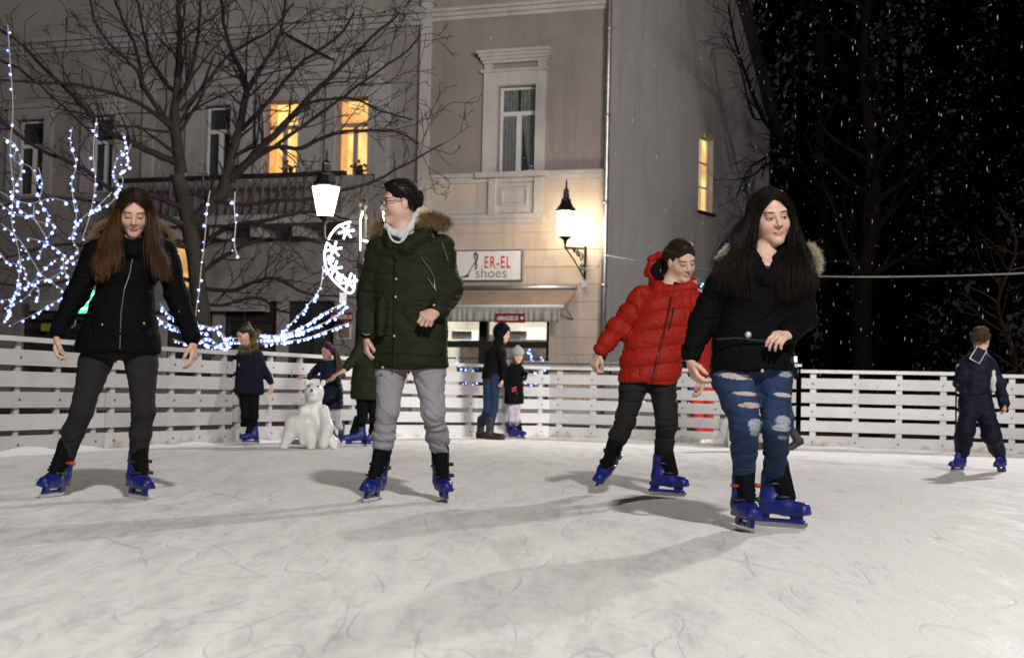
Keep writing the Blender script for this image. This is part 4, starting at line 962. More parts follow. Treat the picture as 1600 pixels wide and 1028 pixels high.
# ================================================================== FAIRY LIGHTS
M_wire=mat('white_cable',(.45,.45,.48),.6)
def led_mats():
    a=mat('led_core',(1,1,1),.4,emis=(.34,.50,1),estr=2.6); b=mat('led_blue_halo',(.3,.4,1),.4,emis=(.10,.20,1),estr=1.5)  # blue outer cone imitates the halo around each bulb
    for m in(a,b): m.cycles.emission_sampling='NONE'
    return [a,b]
LM=led_mats()
def bulb_mesh():
    m=MB(); m.lathe((0,0,0),[(.006,.040),(.012,.030),(.038,-.016),(.033,-.020)],3,1); m.ball((0,0,-.006),.026,6,0)
    me=bpy.data.meshes.new('bulb'); me.from_pydata(m.v,[],m.f)
    for q in LM: me.materials.append(q)
    me.polygons.foreach_set('material_index',m.m); me.update(); return me
BM=bulb_mesh()
def light_string(pts,D,label,step=17,sc=1.,n=None,sag=True):
    C=[P(x,y,(D[0]+(D[1]-D[0])*i/(len(pts)-1)) if hasattr(D,'__len__') else D) for i,(x,y) in enumerate(pts)]
    L=sum(np.linalg.norm(C[i+1]-C[i]) for i in range(len(C)-1)); k=max(3,int(L*FPX/24/(step*.68))); c=spline(C,k*3+1)
    r=thing('fairy_light_string',c[0],label,'fairy lights','strings of blue-white fairy lights')
    MB().tube(c,.0055,4).build('cable',M_wire,r)
    for i in range(1,k+1):
        if random.random()<.10: continue
        q=c[min(i*3-random.randint(0,1),len(c)-1)]+np.array([random.gauss(0,.02),random.gauss(0,.02),-.02])
        o=bpy.data.objects.new('bulb',BM); COL.objects.link(o); o.parent=r; o.location=q-c[0]; s=.70*sc*random.choice((.5,.75,1,1,1.3)); o.scale=(s,s,s*random.uniform(.8,1.1)); o.rotation_euler=(random.gauss(0,.5),random.gauss(0,.5),random.random()*6)
light_string([(12,40),(16,100),(20,170),(16,240),(22,300)],21,'tall vertical light string at the far left edge, upper half',27)
light_string([(22,300),(18,345),(30,400),(26,450),(10,495)],21,'light string continuing down the far left to the barrier')
light_string([(113,198),(110,225),(119,258),(112,285),(117,330)],22,'short vertical light string between the two dark left windows',15)
light_string([(151,185),(147,215),(146,250),(149,285),(142,330),(128,375)],22,'vertical light string hanging in front of the second dark left window',16)
light_string([(193,210),(196,232),(180,255),(178,275),(186,295),(172,318),(140,330)],22.5,'curled bunch of lights right of the second dark window',10)
light_string([(30,240),(33,270),(20,300),(28,325),(55,345),(72,372)],22,'light string crossing low left in front of the first dark window')
light_string([(53,320),(56,345),(86,352),(70,378),(62,400)],22,'short zigzag of lights in the low branches at left',13)
light_string([(33,400),(30,428),(28,450),(22,470),(8,500)],21,'bright dense light string dropping to the lower left corner of the facade',9,1.1)
light_string([(98,398),(98,420),(80,435),(60,440),(40,465),(10,480)],22,'light string drooping left from the girl\'s shoulder',14)
light_string([(115,440),(100,462),(75,478),(55,490),(20,507)],21.5,'slanted light string running down to the left barrier',13)
light_string([(175,300),(150,325),(130,340),(112,370)],22,'string of lights touching the girl\'s brown hair',12)
light_string([(2,350),(30,375),(52,410),(66,430),(100,455)],22,'light string slanting down right across the left branches',15)
light_string([(328,298),(323,330),(321,360),(318,390),(314,420),(311,455),(307,480),(305,500)],22.5,'vertical light string hanging in front of the tree trunk',25)
light_string([(367,300),(366,325),(368,352),(366,382),(371,400)],23,'short light string right of the tree trunk',22)
light_string([(235,478),(245,495),(262,505),(285,515),(320,520)],21,'light string emerging right of the girl\'s waist',9)
light_string([(240,500),(265,512),(290,520),(330,540),(360,540)],21,'lower dense light string right of the girl\'s waist',8)
light_string([(300,505),(330,512),(345,520),(352,532),(330,545)],21,'thick cluster of lights above the left barrier',6,1.1)
light_string([(360,528),(400,530),(432,526),(455,505),(480,478),(500,450),(505,415)],(20,23),'light string rising from the barrier to the crescent ornament',15)
light_string([(400,522),(435,524),(470,512),(505,490),(540,472)],(20.5,23.3),'upper drooping light string tied to the lamp post',10)
light_string([(350,535),(400,532),(440,528),(480,515),(515,500),(542,478)],(20,23.3),'middle drooping light string tied to the lamp post',9)
light_string([(410,538),(450,533),(480,528),(510,517),(545,505)],(20.5,23.3),'lowest drooping light string tied to the lamp post',13)
light_string([(0,318),(18,332),(40,338),(62,330)],22,'short horizontal light string at the left edge',13)
for a in (
 ([(5,215),(25,228),(22,250),(48,262),(60,290)],22,'light string in the branches left of the first dark window',15),
 ([(42,372),(68,378),(92,392),(110,410),(128,402)],22,'light string hanging level with the girl\'s left elbow',13),
 ([(0,300),(22,312),(48,318),(80,310),(105,316)],22,'light string sagging under the dark left windows',14),
 ([(60,262),(66,290),(62,315),(75,335),(70,352)],21.5,'light string hanging below the first dark window',15),
 ([(120,320),(118,350),(112,372),(122,395),(100,412),(108,440)],21.5,'vertical light string beside the girl\'s left shoulder',14),
 ([(0,395),(12,410),(35,416),(42,438),(60,452),(58,470)],22,'crooked light string low at the left edge',12),
 ([(0,470),(20,465),(35,450),(52,440),(70,420),(88,405)],21.6,'light string rising from the left edge to the branches',12),
 ([(205,225),(198,245),(200,262),(188,270),(192,285),(180,300)],22.3,'second curled bunch of lights near the second dark window',8),
 ([(250,475),(262,490),(275,498),(300,500),(318,512),(345,508)],20.7,'short tangled lights above the barrier right of the girl',8),
 ([(270,530),(300,538),(325,528),(350,545),(362,525)],20.6,'tangled lights close above the top rail',7),
 ): light_string(*a)
# lights in the upstairs window; added bulbs imitating reflections in the shop glass
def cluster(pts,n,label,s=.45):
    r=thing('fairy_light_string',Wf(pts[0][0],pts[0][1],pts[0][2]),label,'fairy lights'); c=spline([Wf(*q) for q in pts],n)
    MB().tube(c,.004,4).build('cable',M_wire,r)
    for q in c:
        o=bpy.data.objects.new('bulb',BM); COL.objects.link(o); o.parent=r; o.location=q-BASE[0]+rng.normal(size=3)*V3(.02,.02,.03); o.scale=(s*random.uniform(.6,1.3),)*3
a=lambda x,y,n:(*((lambda q:(q[0],n,q[1]))(fac(x,y))),)
cluster([a(815,271,-.14),a(820,265,-.14),(a(826,262,-.14)),a(833,252,-.14),a(834,260,-.14),a(826,270,-.14),a(832,270,-.14)],22,'tiny lights behind the upstairs window pane',.26)
cluster([a(815,548,-.4),a(822,560,-.4),a(827,585,-.4),a(836,560,-.4),a(842,580,-.4),a(850,590,-.4),a(832,600,-.4),a(800,596,-.4)],52,'added bulbs imitating fairy light reflections in the shop glass at the child in grey hat',.75)
cluster([a(704,560,-.4),a(712,590,-.4),a(722,570,-.4),a(735,585,-.4),a(745,560,-.4),a(742,595,-.4),a(715,600,-.4)],44,'added bulbs imitating fairy light reflections in the shop glass beside the green parka',.70)
# cable across the street from the drainpipe
M_cab=mat('pale_cable',(.42,.42,.40),.6)
c=spline([P(940,398,34.6),P(975,404,33),P(1012,410,31),P(1150,425,28),P(1285,432,25),P(1440,432,23),P(1600,427,21),P(1800,415,19)],60)
tag(MB().tube(c,.011,5).build('overhead_cable',M_cab),'long pale cable strung from the drainpipe across to the right edge','cable')
c=spline([P(905,418,34.9),P(922,420,34.6),P(933,414,34.5),P(940,400,34.5)],20); tag(MB().tube(c,.012,5).tube([q+V3(.02,0,-.05) for q in c],.010,5).build('loose_cable',M_cab),'loose pale cable loops between wall lantern and drainpipe','cable')
# ================================================================== TREES
M_bark=mat('dark_bark',(.020,.018,.014),.9,bump=.8,bscale=14,var=.4,vscale=4,bdist=.03); M_twig=mat('dark_twigs',(.011,.009,.009),.9)
def grow(mb,p,d,L,r,depth,spread=.6,up=.1,minr=.0065):
    n=max(4,int(L/.22)); pts=[p]; q=p.copy(); dd=d.copy(); rs=[r]
    for i in range(n):
        dd=unit(dd+rng.normal(size=3)*.14+V3(0,0,up*.1)); q=q+dd*L/n; pts.append(q); rs.append(max(minr,r*(1-.75*(i+1)/n)))
        if depth>0 and i>0 and random.random()<.62:
            a=unit(np.cross(dd,rng.normal(size=3))); nd=unit(dd*.75+a*spread*random.uniform(.7,1.3)); grow(mb,q,nd,L*random.uniform(.35,.62)*(1-.35*i/n),max(minr,rs[-1]*.6),depth-1,spread,up,minr)
    mb.tube(pts,rs,3 if r<.03 else 5,0,False)
TD=26.0
tr=thing('bare_tree',np.array([*P(318,600,TD)[:2],-.05]),'large bare tree with forked trunk in front of the balcony house','tree')
M=MB()
def limb(pts,r0,r1,D0=TD,dd=0.,n=24,tw=1.,sides=6,dens=1.):
    C=spline([P(x,y,D0+dd*i/(len(pts)-1)) for i,(x,y) in enumerate(pts)],n); C=C+np.cumsum(rng.normal(size=C.shape)*.012,0)
    rr=[max(.007,(r0+(r1-r0)*i/(n-1))*TD/FPX/2) for i in range(n)]; (M if r0>17 else TW).tube(C,rr,sides,0,False)
    if tw:
        for i in range(3,n):
            for _ in range(2):
                if random.random()<.36*dens:
                    d=unit(C[min(i+1,n-1)]-C[i-1]); a=unit(np.cross(d,rng.normal(size=3))); grow(TW,C[i],unit(d*.7+a*.75+V3(0,0,.12)),tw*random.uniform(.45,1.25),rr[i]*.42,2 if r0>5 else 1,.75,.3)
TW=MB()
limb([(322,560),(316,480),(306,400),(298,340),(290,300),(284,270)],30,22,tw=0,n=16,sides=12)
limb([(284,270),(278,215),(276,160),(281,100),(282,40),(284,-60)],20,5,tw=1.4,sides=10)
limb([(300,345),(330,320),(352,290),(366,240),(375,200)],24,14,tw=.6,sides=10)
limb([(375,200),(383,150),(378,115),(362,70),(352,10),(345,-60)],13,4,dd=.8,tw=1.3)
limb([(383,150),(410,110),(432,70),(440,30),(450,-30)],9,3,dd=-1,tw=1.2)
limb([(375,205),(410,170),(450,125),(480,95),(530,60),(560,20)],8,3,dd=-1.5,tw=1.2)
limb([(345,292),(395,250),(440,205),(500,145),(560,90),(620,40)],15,3,dd=-1.2,tw=1.3)
limb([(395,250),(450,215),(520,165),(570,130),(640,80),(655,60)],8,2.5,dd=1.,tw=1.1)
limb([(360,285),(420,232),(470,232),(520,215),(560,208),(620,208),(660,225)],9,2.5,dd=-.6,tw=1.)
limb([(420,222),(470,170),(540,155),(590,178),(640,190)],6,2.5,dd=-1.4,tw=1.)
limb([(290,300),(360,318),(440,312),(520,300),(590,278),(640,250),(690,222)],8,2.5,dd=-1,tw=.9)
limb([(276,205),(250,175),(225,140),(212,110),(190,85),(145,30),(135,-20)],9,3,dd=-1,tw=1.3)
limb([(225,140),(215,75),(190,20),(170,-40)],7,3,dd=.5,tw=1.2)
limb([(280,150),(250,110),(228,50),(215,-20)],8,3,dd=1.2,tw=1.2)
limb([(278,160),(300,110),(312,40),(318,-30)],9,3,dd=-.6,tw=1.2)
limb([(283,175),(330,125),(365,85),(420,50),(460,10)],7,3,dd=.8,tw=1.2)
limb([(275,255),(240,240),(200,222),(170,210),(130,170),(80,120),(30,70),(-20,40)],12,3,dd=-1.8,tw=1.2)
limb([(270,200),(225,165),(180,145),(120,130),(60,128),(-10,125)],8,3,dd=-2.,tw=1.1)
limb([(272,205),(215,200),(160,198),(140,190)],5,2,dd=-1,tw=.8)
limb([(296,330),(240,310),(180,300),(120,262),(60,238),(0,200),(-40,190)],10,3,dd=-2,tw=1.2)
limb([(300,360),(250,340),(190,335),(130,318),(60,320),(-20,345)],9,3,dd=-3,tw=1.2)
limb([(303,390),(240,380),(170,392),(100,388),(40,400),(-30,425)],8,3,dd=-2,tw=1.2)
limb([(305,400),(350,360),(420,345),(480,330),(540,340)],9,3,dd=-1,tw=1.1)
limb([(308,430),(350,400),(400,375),(470,378),(530,395)],8,3,dd=1,tw=1.1)
limb([(310,450),(370,455),(420,440),(480,462),(560,470)],8,3,dd=-1,tw=1.)
limb([(308,440),(250,430),(210,440),(150,430),(60,445),(-20,440)],8,3,dd=-1,tw=1.)
limb([(312,470),(350,475),(400,470),(440,490),(500,500)],6,3,dd=.5,tw=.9)
limb([(0,95),(40,115),(90,160),(150,215),(170,235)],4,2,tw=.7)
M.build('trunk',M_bark,tr,True); TW.build('branches',M_twig,tr,True)
# tree reaching in from the right over the gable, and trees of the dark park
def bare(px,D,h,label,r=.16,seed=1,lean=0.,first=.35,spread=.7,depth=3,L=2.6,m=None,minr=.010):
    base=np.array([*P(px,616,D)[:2],-.05]); t=thing('bare_tree',base,label,'tree','bare trees of the dark park'); T_=MB(); K=MB()
    n=14; C=[base+V3(lean*(i/n)**1.5*h+.12*math.sin(i*.9+seed),.1*math.cos(i*.7),h*i/n) for i in range(n+1)]; rr=[r*(1-.85*i/n)+.012 for i in range(n+1)]; T_.tube(C,rr,8,0,False)
    for i in range(int(n*first),n+1):
        for k in range(3): 
            a=random.random()*6.28; grow(K,C[i],unit(V3(math.cos(a),math.sin(a),.55)),L*random.uniform(.6,1.1)*(1-.4*i/n),rr[i]*.5,depth-1,spread,.35,minr)
    T_.build('trunk',m or M_bark,t,True); K.build('branches',(M_twd if m is M_dk else m) or M_twig,t,True)
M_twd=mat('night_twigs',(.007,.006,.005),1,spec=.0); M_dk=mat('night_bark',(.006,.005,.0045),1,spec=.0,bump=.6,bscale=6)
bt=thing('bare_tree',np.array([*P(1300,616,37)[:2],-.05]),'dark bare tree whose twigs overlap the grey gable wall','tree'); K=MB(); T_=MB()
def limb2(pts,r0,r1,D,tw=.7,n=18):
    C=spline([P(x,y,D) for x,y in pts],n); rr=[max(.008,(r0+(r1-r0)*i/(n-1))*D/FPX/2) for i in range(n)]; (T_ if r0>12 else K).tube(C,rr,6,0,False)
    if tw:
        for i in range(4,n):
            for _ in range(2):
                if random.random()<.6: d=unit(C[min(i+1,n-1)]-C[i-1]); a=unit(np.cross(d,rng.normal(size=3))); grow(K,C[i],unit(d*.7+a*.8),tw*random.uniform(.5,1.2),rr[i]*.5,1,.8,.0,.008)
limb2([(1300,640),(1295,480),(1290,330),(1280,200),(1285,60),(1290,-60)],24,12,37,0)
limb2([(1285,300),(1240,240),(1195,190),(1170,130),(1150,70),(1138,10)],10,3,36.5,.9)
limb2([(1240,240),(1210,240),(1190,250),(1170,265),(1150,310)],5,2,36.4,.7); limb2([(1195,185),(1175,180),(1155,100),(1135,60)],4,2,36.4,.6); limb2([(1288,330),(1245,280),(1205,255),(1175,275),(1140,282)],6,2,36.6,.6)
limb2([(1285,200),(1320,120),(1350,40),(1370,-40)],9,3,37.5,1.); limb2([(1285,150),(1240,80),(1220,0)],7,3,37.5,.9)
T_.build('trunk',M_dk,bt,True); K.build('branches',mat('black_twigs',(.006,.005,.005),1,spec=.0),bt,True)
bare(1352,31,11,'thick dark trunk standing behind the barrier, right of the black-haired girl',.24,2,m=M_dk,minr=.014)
bare(1572,24.5,3.6,'small pale bare sapling behind the boy in navy snowsuit',.045,3,first=.25,L=.9,depth=2,m=mat('pale_twigs',(.016,.011,.007),1,spec=.05),minr=.006)
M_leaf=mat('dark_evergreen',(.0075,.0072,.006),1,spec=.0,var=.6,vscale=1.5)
def evergreen(px,D,h,w,label,n=9000,leaf=.16,kind='evergreen_tree',m=None,z0=.0):
    base=np.array([*P(px,616,D)[:2],-.05]); t=thing(kind,base,label,'tree','evergreens of the dark park' if D>30 else None)
    MB().tube([base,base+V3(0,0,h*.9)],[w*.06,.02],8).build('trunk',M_dk,t,True)
    k=40; cl=rng.normal(size=(k,3)); cl/=np.linalg.norm(cl,axis=1)[:,None]; cz=rng.random(k)
    V=np.zeros((n*4,3)); 
    zc=rng.random(n)**.8; c=cl[rng.integers(0,k,n)]; a=rng.random(n)*6.283; rad=w*.5*np.sin(np.clip((1-zc)*.95+.08,0,1)*1.5)**.8*(.45+.6*rng.random(n)**.5)*(1+.22*np.sin(a*5+zc*21)+.12*np.sin(a*9-zc*40))
    ctr=np.stack([rad*np.cos(a),rad*np.sin(a),z0+.05*h+zc*h*.95],1)+base
    u=rng.normal(size=(n,3)); u/=np.linalg.norm(u,axis=1)[:,None]; v=np.cross(u,rng.normal(size=(n,3))); v/=np.linalg.norm(v,axis=1)[:,None]; s=leaf*(.5+rng.random(n))[:,None]
    for i,(p,q) in enumerate(((-1,-.3),(0,-.5),(1,.0),(0,.5))): V[i::4]=ctr+u*s*p+v*s*q
    mesh('crown',V,np.arange(n*4).reshape(-1,4),m or M_leaf,t)
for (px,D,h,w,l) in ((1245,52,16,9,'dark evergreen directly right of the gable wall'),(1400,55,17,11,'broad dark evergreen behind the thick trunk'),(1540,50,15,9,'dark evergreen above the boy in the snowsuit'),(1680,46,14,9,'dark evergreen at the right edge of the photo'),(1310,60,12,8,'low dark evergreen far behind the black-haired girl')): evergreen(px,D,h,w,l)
# decorated christmas tree between the red jacket and the black coat, shrub at its left
M_fir=mat('fir_needles',(.035,.06,.03),.7,var=.4)
xb=np.array([*P(1088,616,26)[:2],-.05]); xt=thing('christmas_tree',xb,'small fir with blue lights between red jacket and black-haired girl','tree'); hh=P(1088,438,26)[2]
MB().tube([xb,xb+V3(0,0,hh)],[.05,.01],8).build('trunk',M_bark,xt,True); K=MB()
for i in range(230):
    f=random.random()**.8; z=.3+f*(hh-.3); a=random.random()*6.28; L=(1-f)*.95+.08; p=xb+V3(0,0,z); e=p+V3(math.cos(a)*L,math.sin(a)*L,.20*L+.04); K.tube([p,(p+e)/2-V3(0,0,.02),e],[.018,.024,.008],4)
    for j in range(7):
        t=.25+.75*j/7; q=p*(1-t)+e*t
        for s_ in(-1,1): K.tube([q,q+V3(-math.sin(a)*s_*.12*L+.06*math.cos(a),math.cos(a)*s_*.12*L+.06*math.sin(a),.05)],[.012,.004],3)
K.build('crown',M_fir,xt)
for i in range(40):
    f=random.random(); a=random.random()*6.28; L=((1-f)*.95+.08)*.95; o=bpy.data.objects.new('bulb',BM); COL.objects.link(o); o.parent=xt; o.location=(math.cos(a)*L,math.sin(a)*L,.3+f*(hh-.3)+.15*L); o.scale=(.6,.6,.6)
sb=np.array([*P(967,616,25.5)[:2],-.05]); st=thing('bare_shrub',sb,'low bare grey shrub behind the barrier by the drainpipe','shrub'); K=MB()
for i in range(26): grow(K,sb+rng.normal(size=3)*V3(.15,.1,0),unit(V3(rng.normal()*.35,rng.normal()*.3,1)),random.uniform(.9,1.35),.008,1,.5,.4,.005)
K.build('branches',mat('grey_twigs',(.12,.11,.10),.9),st)
# ================================================================== RINK MASTS carrying the floodlights
for i,f in enumerate(FLOODS):
    L_=V3(*f[0]); d=unit(V3(*f[1])-L_); b0=V3(L_[0]-d[0]*.35,L_[1]-d[1]*.35,-.05)
    t=thing('floodlight_mast',b0,('floodlight mast behind the photographer','floodlight mast beyond the right end of the barrier','unseen floodlight mast right of the rink, aimed to brighten the houses')[i],'mast')
    MB().tube([b0,V3(b0[0],b0[1],L_[2]+.3)],[.09,.05],10).build('pole',M_metal,t,True)
    Rm=np.stack([unit(np.cross(d,V3(0,0,1))),d,np.cross(unit(np.cross(d,V3(0,0,1))),d)],1); c=L_-d*.42
    MB().quadbox([c+Rm@V3(x,y,z) for x,y,z in ((-.25,-.09,-.18),(.25,-.09,-.18),(.25,.09,-.18),(-.25,.09,-.18),(-.25,-.09,.18),(.25,-.09,.18),(.25,.09,.18),(-.25,.09,.18))]).build('lamp_housing',M_dark,t)
# ================================================================== FALLING SNOW
n=950; D=6.5+rng.random(n)**.75*24; X=rng.random(n)*1900-150; Y=rng.random(n)*700-60
X=np.where(rng.random(n)<.35,1150+rng.random(n)*480,X)
V=[];Q=[];b=0
for i in range(n):
    c=P(X[i],Y[i],D[i]); s=(.0017+.0024*rng.random()**2)*(1.0 if D[i]<9 else 1.25); h=s*rng.uniform(2.2,6.5); l=rng.normal()*.1
    V+=[c+V3(0,0,h),c+V3(s,0,-.2*s),c+V3(0,s,0),c+V3(-s*.9,0,.2*s),c+V3(0,-s,0),c+V3(l*s,0,-h)]
    Q+=[(b,b+1,b+2),(b,b+2,b+3),(b,b+3,b+4),(b,b+4,b+1),(b+5,b+2,b+1),(b+5,b+3,b+2),(b+5,b+4,b+3),(b+5,b+1,b+4)]; b+=6
tag(mesh('falling_snow',V,Q,mat('snowflake',(.30,.30,.31),.9,spec=.1)),'fine snowflakes falling through the night air','snow',kind='stuff')
# ================================================================== PEOPLE
M_shell=mat('blue_skate_shell',(.008,.018,.17),.45,spec=.4,var=.45,vscale=30,bump=.15,bscale=60); M_liner=mat('black_skate_liner',(.005,.005,.0055),.9,spec=.1,bump=.4,bscale=90); M_blade=mat('skate_steel',(.6,.6,.62),.25,1.)
M_bkl=mat('black_buckle',(.02,.02,.022),.4); M_bkr=mat('red_buckle',(.45,.04,.01),.4)
SK=(M_shell,M_liner,M_blade,M_bkl,M_bkl); SKR=(M_shell,M_liner,M_blade,M_bkl,M_bkr)
def cloth(name,c,r=.85,b=.5,bs=220,v=.18,vs=7,sheen=.0,**k): return mat(name,c,r,spec=.18,bump=b,bscale=bs,var=v,vscale=vs,sheen=sheen,bdist=.003,**k)
def hairmat(name,c0,c1,r=.42):
    m=mat(name,c0,max(r,.5),spec=.2); nt,N,L,b=nodesof(m); a=N.new('ShaderNodeAttribute'); a.attribute_name='u'; mx=N.new('ShaderNodeMix'); mx.data_type='RGBA'
    L.new(a.outputs['Fac'],mx.inputs[0]); mx.inputs[6].default_value=(*c0,1); mx.inputs[7].default_value=(*c1,1); a2=N.new('ShaderNodeAttribute'); a2.attribute_name='rnd'; q=N.new('ShaderNodeMapRange'); q.inputs[3].default_value=.6; q.inputs[4].default_value=1.7; L.new(a2.outputs['Fac'],q.inputs[0]); vm=N.new('ShaderNodeVectorMath'); vm.operation='SCALE'; L.new(mx.outputs[2],vm.inputs[0]); L.new(q.outputs[0],vm.inputs['Scale']); L.new(vm.outputs[0],b.inputs['Base Color']); return m
M_zip=mat('zip_metal',(.55,.55,.52),.3,.9)
M_black=cloth('black_parka_cloth',(.0030,.0030,.0042),.8); M_black.node_tree.nodes['Principled BSDF'].inputs['Specular IOR Level'].default_value=.08; M_furtan=hairmat('tan_fur',(.16,.105,.05),(.30,.21,.11),.7)
def tubes(name,per,pts,r,m,parent=None,n=12,seg=6):
    return MB().tube(spline(pts,n),r,seg).build(name,m,parent or per.root,True)
# ---------------------------------------------------------------- girl with long brown hair, left
g=Person(8.76,(150,775),'young woman with long brown hair in black fur-hooded parka, looking down, left on the ice',res=.0045)
g.head((210,333,-.05),13,-22,0,1.06)
M_sk1=skin_mat('fair_skin',(.62,.40,.31),(.42,.12,.12),(.05,.03,.02))
aL=skate(g,Gd(84,776),(-.20,-.98,0),(.26,0.05,1),SKR); aR=skate(g,Gd(213,779),(.58,-.81,0),(.02,.02,1),SK)
armL=[g.p((150,394)),g.p((121,458,.02)),g.p((91,521,-.04))]; armR=[g.p((258,396)),g.p((276,462,.02)),g.p((301,532,-.04))]
hpL=g.p((160,545)); hpR=g.p((221,545)); kL=g.p((128,640,-.06)); kR=g.p((224,640,-.05))
g.body(M_sk1,g.p((207,382)),g.p((193,535)),[armL,armR],[(g.p((90,523,-.04)),(-.10,-.10,-1),(1,.25,0),.75,.98,1),(g.p((301.5,534,-.04)),(.10,-.12,-1),(-1,.2,0),.55,.98,-1)],[[hpL,kL,g.cuffs[0],aL],[hpR,kR,g.cuffs[1],aR]])
def qd(V,N): return .006*fbm(V*V3(10,10,18),3)-.006*np.maximum(0,1-np.abs(noise3(V*V3(7,7,14)))*8)+.003*np.abs(np.sin(V[:,2]*42))
def ex(S):
    S.chain([g.p((188,372,.02)),g.p((190,384,-.09)),g.p((208,392,-.12)),g.p((228,384,-.09)),g.p((230,372,.02))],[.035]*5,.03)
    S.chain([g.p((165,372,.06)),g.p((185,368,.13)),g.p((210,366,.16)),g.p((235,368,.13)),g.p((252,376,.06))],[.05,.065,.07,.065,.05],.04)
cg=g.torso('parka',M_black,[(208,372,.02,16,.07),(206,382,.0,34,.10),(205,396,0,50,.125),(202,425,0,50,.135),(195,452,0,43,.115),(190,485,0,52,.14),(187,520,0,62,.165),(185,553,0,67,.175)],
 [[J(armL[0],.072),J(armL[1],.062),J(g.p((92,516,-.04)),.050)],[J(armR[0],.072),J(armR[1],.062),J(g.p((299.5,526,-.04)),.050)]],ex,qd)
m=MB().tube([g.p((208,398,-.135)),g.p((202,430,-.142)),g.p((194,452,-.122)),g.p((189,490,-.152)),g.p((187,545,-.178))],.0035,5); m.build('zip',M_zip,cg)
for q in ((225,505,-.17),(160,507,-.15)): MB().ball(g.p(q),.008,8).build('button',M_zip,cg,True)
g.limbs('trousers',cloth('charcoal_jeans',(.019,.017,.019)),[[J(g.p((165,535)),.10),J(g.p((149,565)),.092),J(kL,.064),J(kL*.45+g.cuffs[0]*.55,.062),J(g.cuffs[0]-V3(0,0,.03),.052)],[J(g.p((216,535)),.10),J(g.p((221,567)),.092),J(kR,.064),J(kR*.45+g.cuffs[1]*.55,.062),J(g.cuffs[1]-V3(0,0,.03),.052)]],.025,wrinkle(.004,(12,12,26),3))
Mh1=hairmat('brown_hair_ombre',(.010,.006,.004),(.090,.040,.013))
ho=short_hair(g,Mh1,0)
lhG=[[(209,305,-.13),(190,318,-.135),(183,345,-.12),(187,372,-.13),(190,398,-.16),(186,425,-.17)],
 [(207,303,-.10),(187,318,-.10),(181,348,-.09),(177,378,-.12),(172,410,-.16),(168,440,-.17)],
 [(206,299,-.05),(181,318,-.05),(173,350,-.04),(165,384,-.09),(157,416,-.15),(156,448,-.16)],
 [(205,297,.0),(179,318,.02),(170,350,.02),(158,380,-.03),(150,408,-.11),(148,438,-.14)],
 [(206,297,.05),(184,315,.09),(180,350,.11),(170,378,.10),(160,396,.05),(155,415,-.03)],
 [(208,297,.05),(209,312,.12),(209,345,.14),(209,370,.15),(209,380,.16),(209,386,.16)],
 [(210,297,.05),(232,315,.09),(236,350,.11),(243,378,.10),(250,396,.05),(255,412,-.02)],
 [(211,298,.0),(237,318,.02),(245,350,.02),(253,382,-.03),(260,412,-.11),(262,436,-.13)],
 [(210,300,-.05),(235,318,-.05),(243,350,-.05),(249,386,-.10),(256,420,-.15),(257,446,-.16)],
 [(210,304,-.10),(229,318,-.10),(237,346,-.10),(240,378,-.12),(246,412,-.16),(250,440,-.17)],
 [(210,305,-.13),(229,318,-.135),(237,344,-.12),(233,372,-.13),(234,400,-.16),(238,428,-.17)]]
long_hair(g,Mh1,lhG,2300,.0019,.012,seg=18,name='long_hair')
fur(g,M_furtan,[g.p((148,377,.02)),g.p((156,362,.10)),g.p((172,352,.14)),g.p((210,342,.2)),g.p((243,352,.14)),g.p((257,366,.10)),g.p((262,382,.03))],.028,4200,.036,.0011)
# ---------------------------------------------------------------- man in green parka
mn=Person(9.0,(636,785),'young man with glasses in dark green parka and grey sweatpants, looking left',res=.0045)
mn.head((625,318,0),-72,-4,0,1.08,False)
M_sk2=skin_mat('fair_skin_man',(.62,.41,.32),(.46,.20,.17),(.03,.02,.015),lipw=.024,eyes='open')
aL=skate(mn,Gd(581,783),(-.22,-.97,0),(.20,.03,1),SK); aR=skate(mn,Gd(693,783),(.20,-.98,0),(-.10,.03,1),SK)
armL=[mn.p((594,388)),mn.p((576,458,.03)),mn.p((573,522,-.02))]; armR=[mn.p((692,386)),mn.p((704,452,.02)),mn.p((683,485,-.15))]
hpL=mn.p((612,565)); hpR=mn.p((670,565)); kL=mn.p((605,643,-.06)); kR=mn.p((677,645,-.06))
mn.body(M_sk2,mn.p((630,364)),mn.p((640,550)),[armL,armR],[(mn.p((573,526,-.02)),(.02,-.10,-1),(1,.3,0),.8,1.,1),(mn.p((681,487,-.16)),(-.50,-.75,-.42),(-.2,.55,-.8),1.5,1.08,-1)],[[hpL,kL,mn.cuffs[0],aL],[hpR,kR,mn.cuffs[1],aR]])
M_green=cloth('dark_green_parka_cloth',(.0120,.0160,.0055),.72,.5,160)
def ex(S):
    S.chain([mn.p((605,366,-.04)),mn.p((612,378,-.11)),mn.p((636,385,-.13)),mn.p((662,368,-.09)),mn.p((672,352,.02))],[.03,.035,.035,.04,.045],.03)
    S.chain([mn.p((604,360,.06)),mn.p((625,352,.13)),mn.p((655,345,.13)),mn.p((676,352,.04))],[.045,.06,.065,.05],.04)
    S.chain([mn.p((598,470,-.13)),mn.p((596,520,-.145))],[.03,.03],.03)
cp=mn.torso('parka',M_green,[(634,362,.02,24,.08),(638,374,.0,46,.11),(642,390,0,58,.13),(643,430,0,62,.14),(642,480,0,60,.14),(641,530,0,59,.145),(641,577,0,59,.15)],
 [[J(armL[0],.078),J(armL[1],.070),J(mn.p((573,516,-.02)),.060)],[J(armR[0],.078),J(armR[1],.073),J(mn.p((686,482,-.13)),.060)]],ex,
 lambda V,N:.009*fbm(V*V3(7,7,13)+2,3)-.010*np.maximum(0,1-np.abs(noise3(V*V3(5,6,11)+9))*6)-.006*np.maximum(0,1-np.abs(noise3(V*V3(4,4,20)+3))*6))
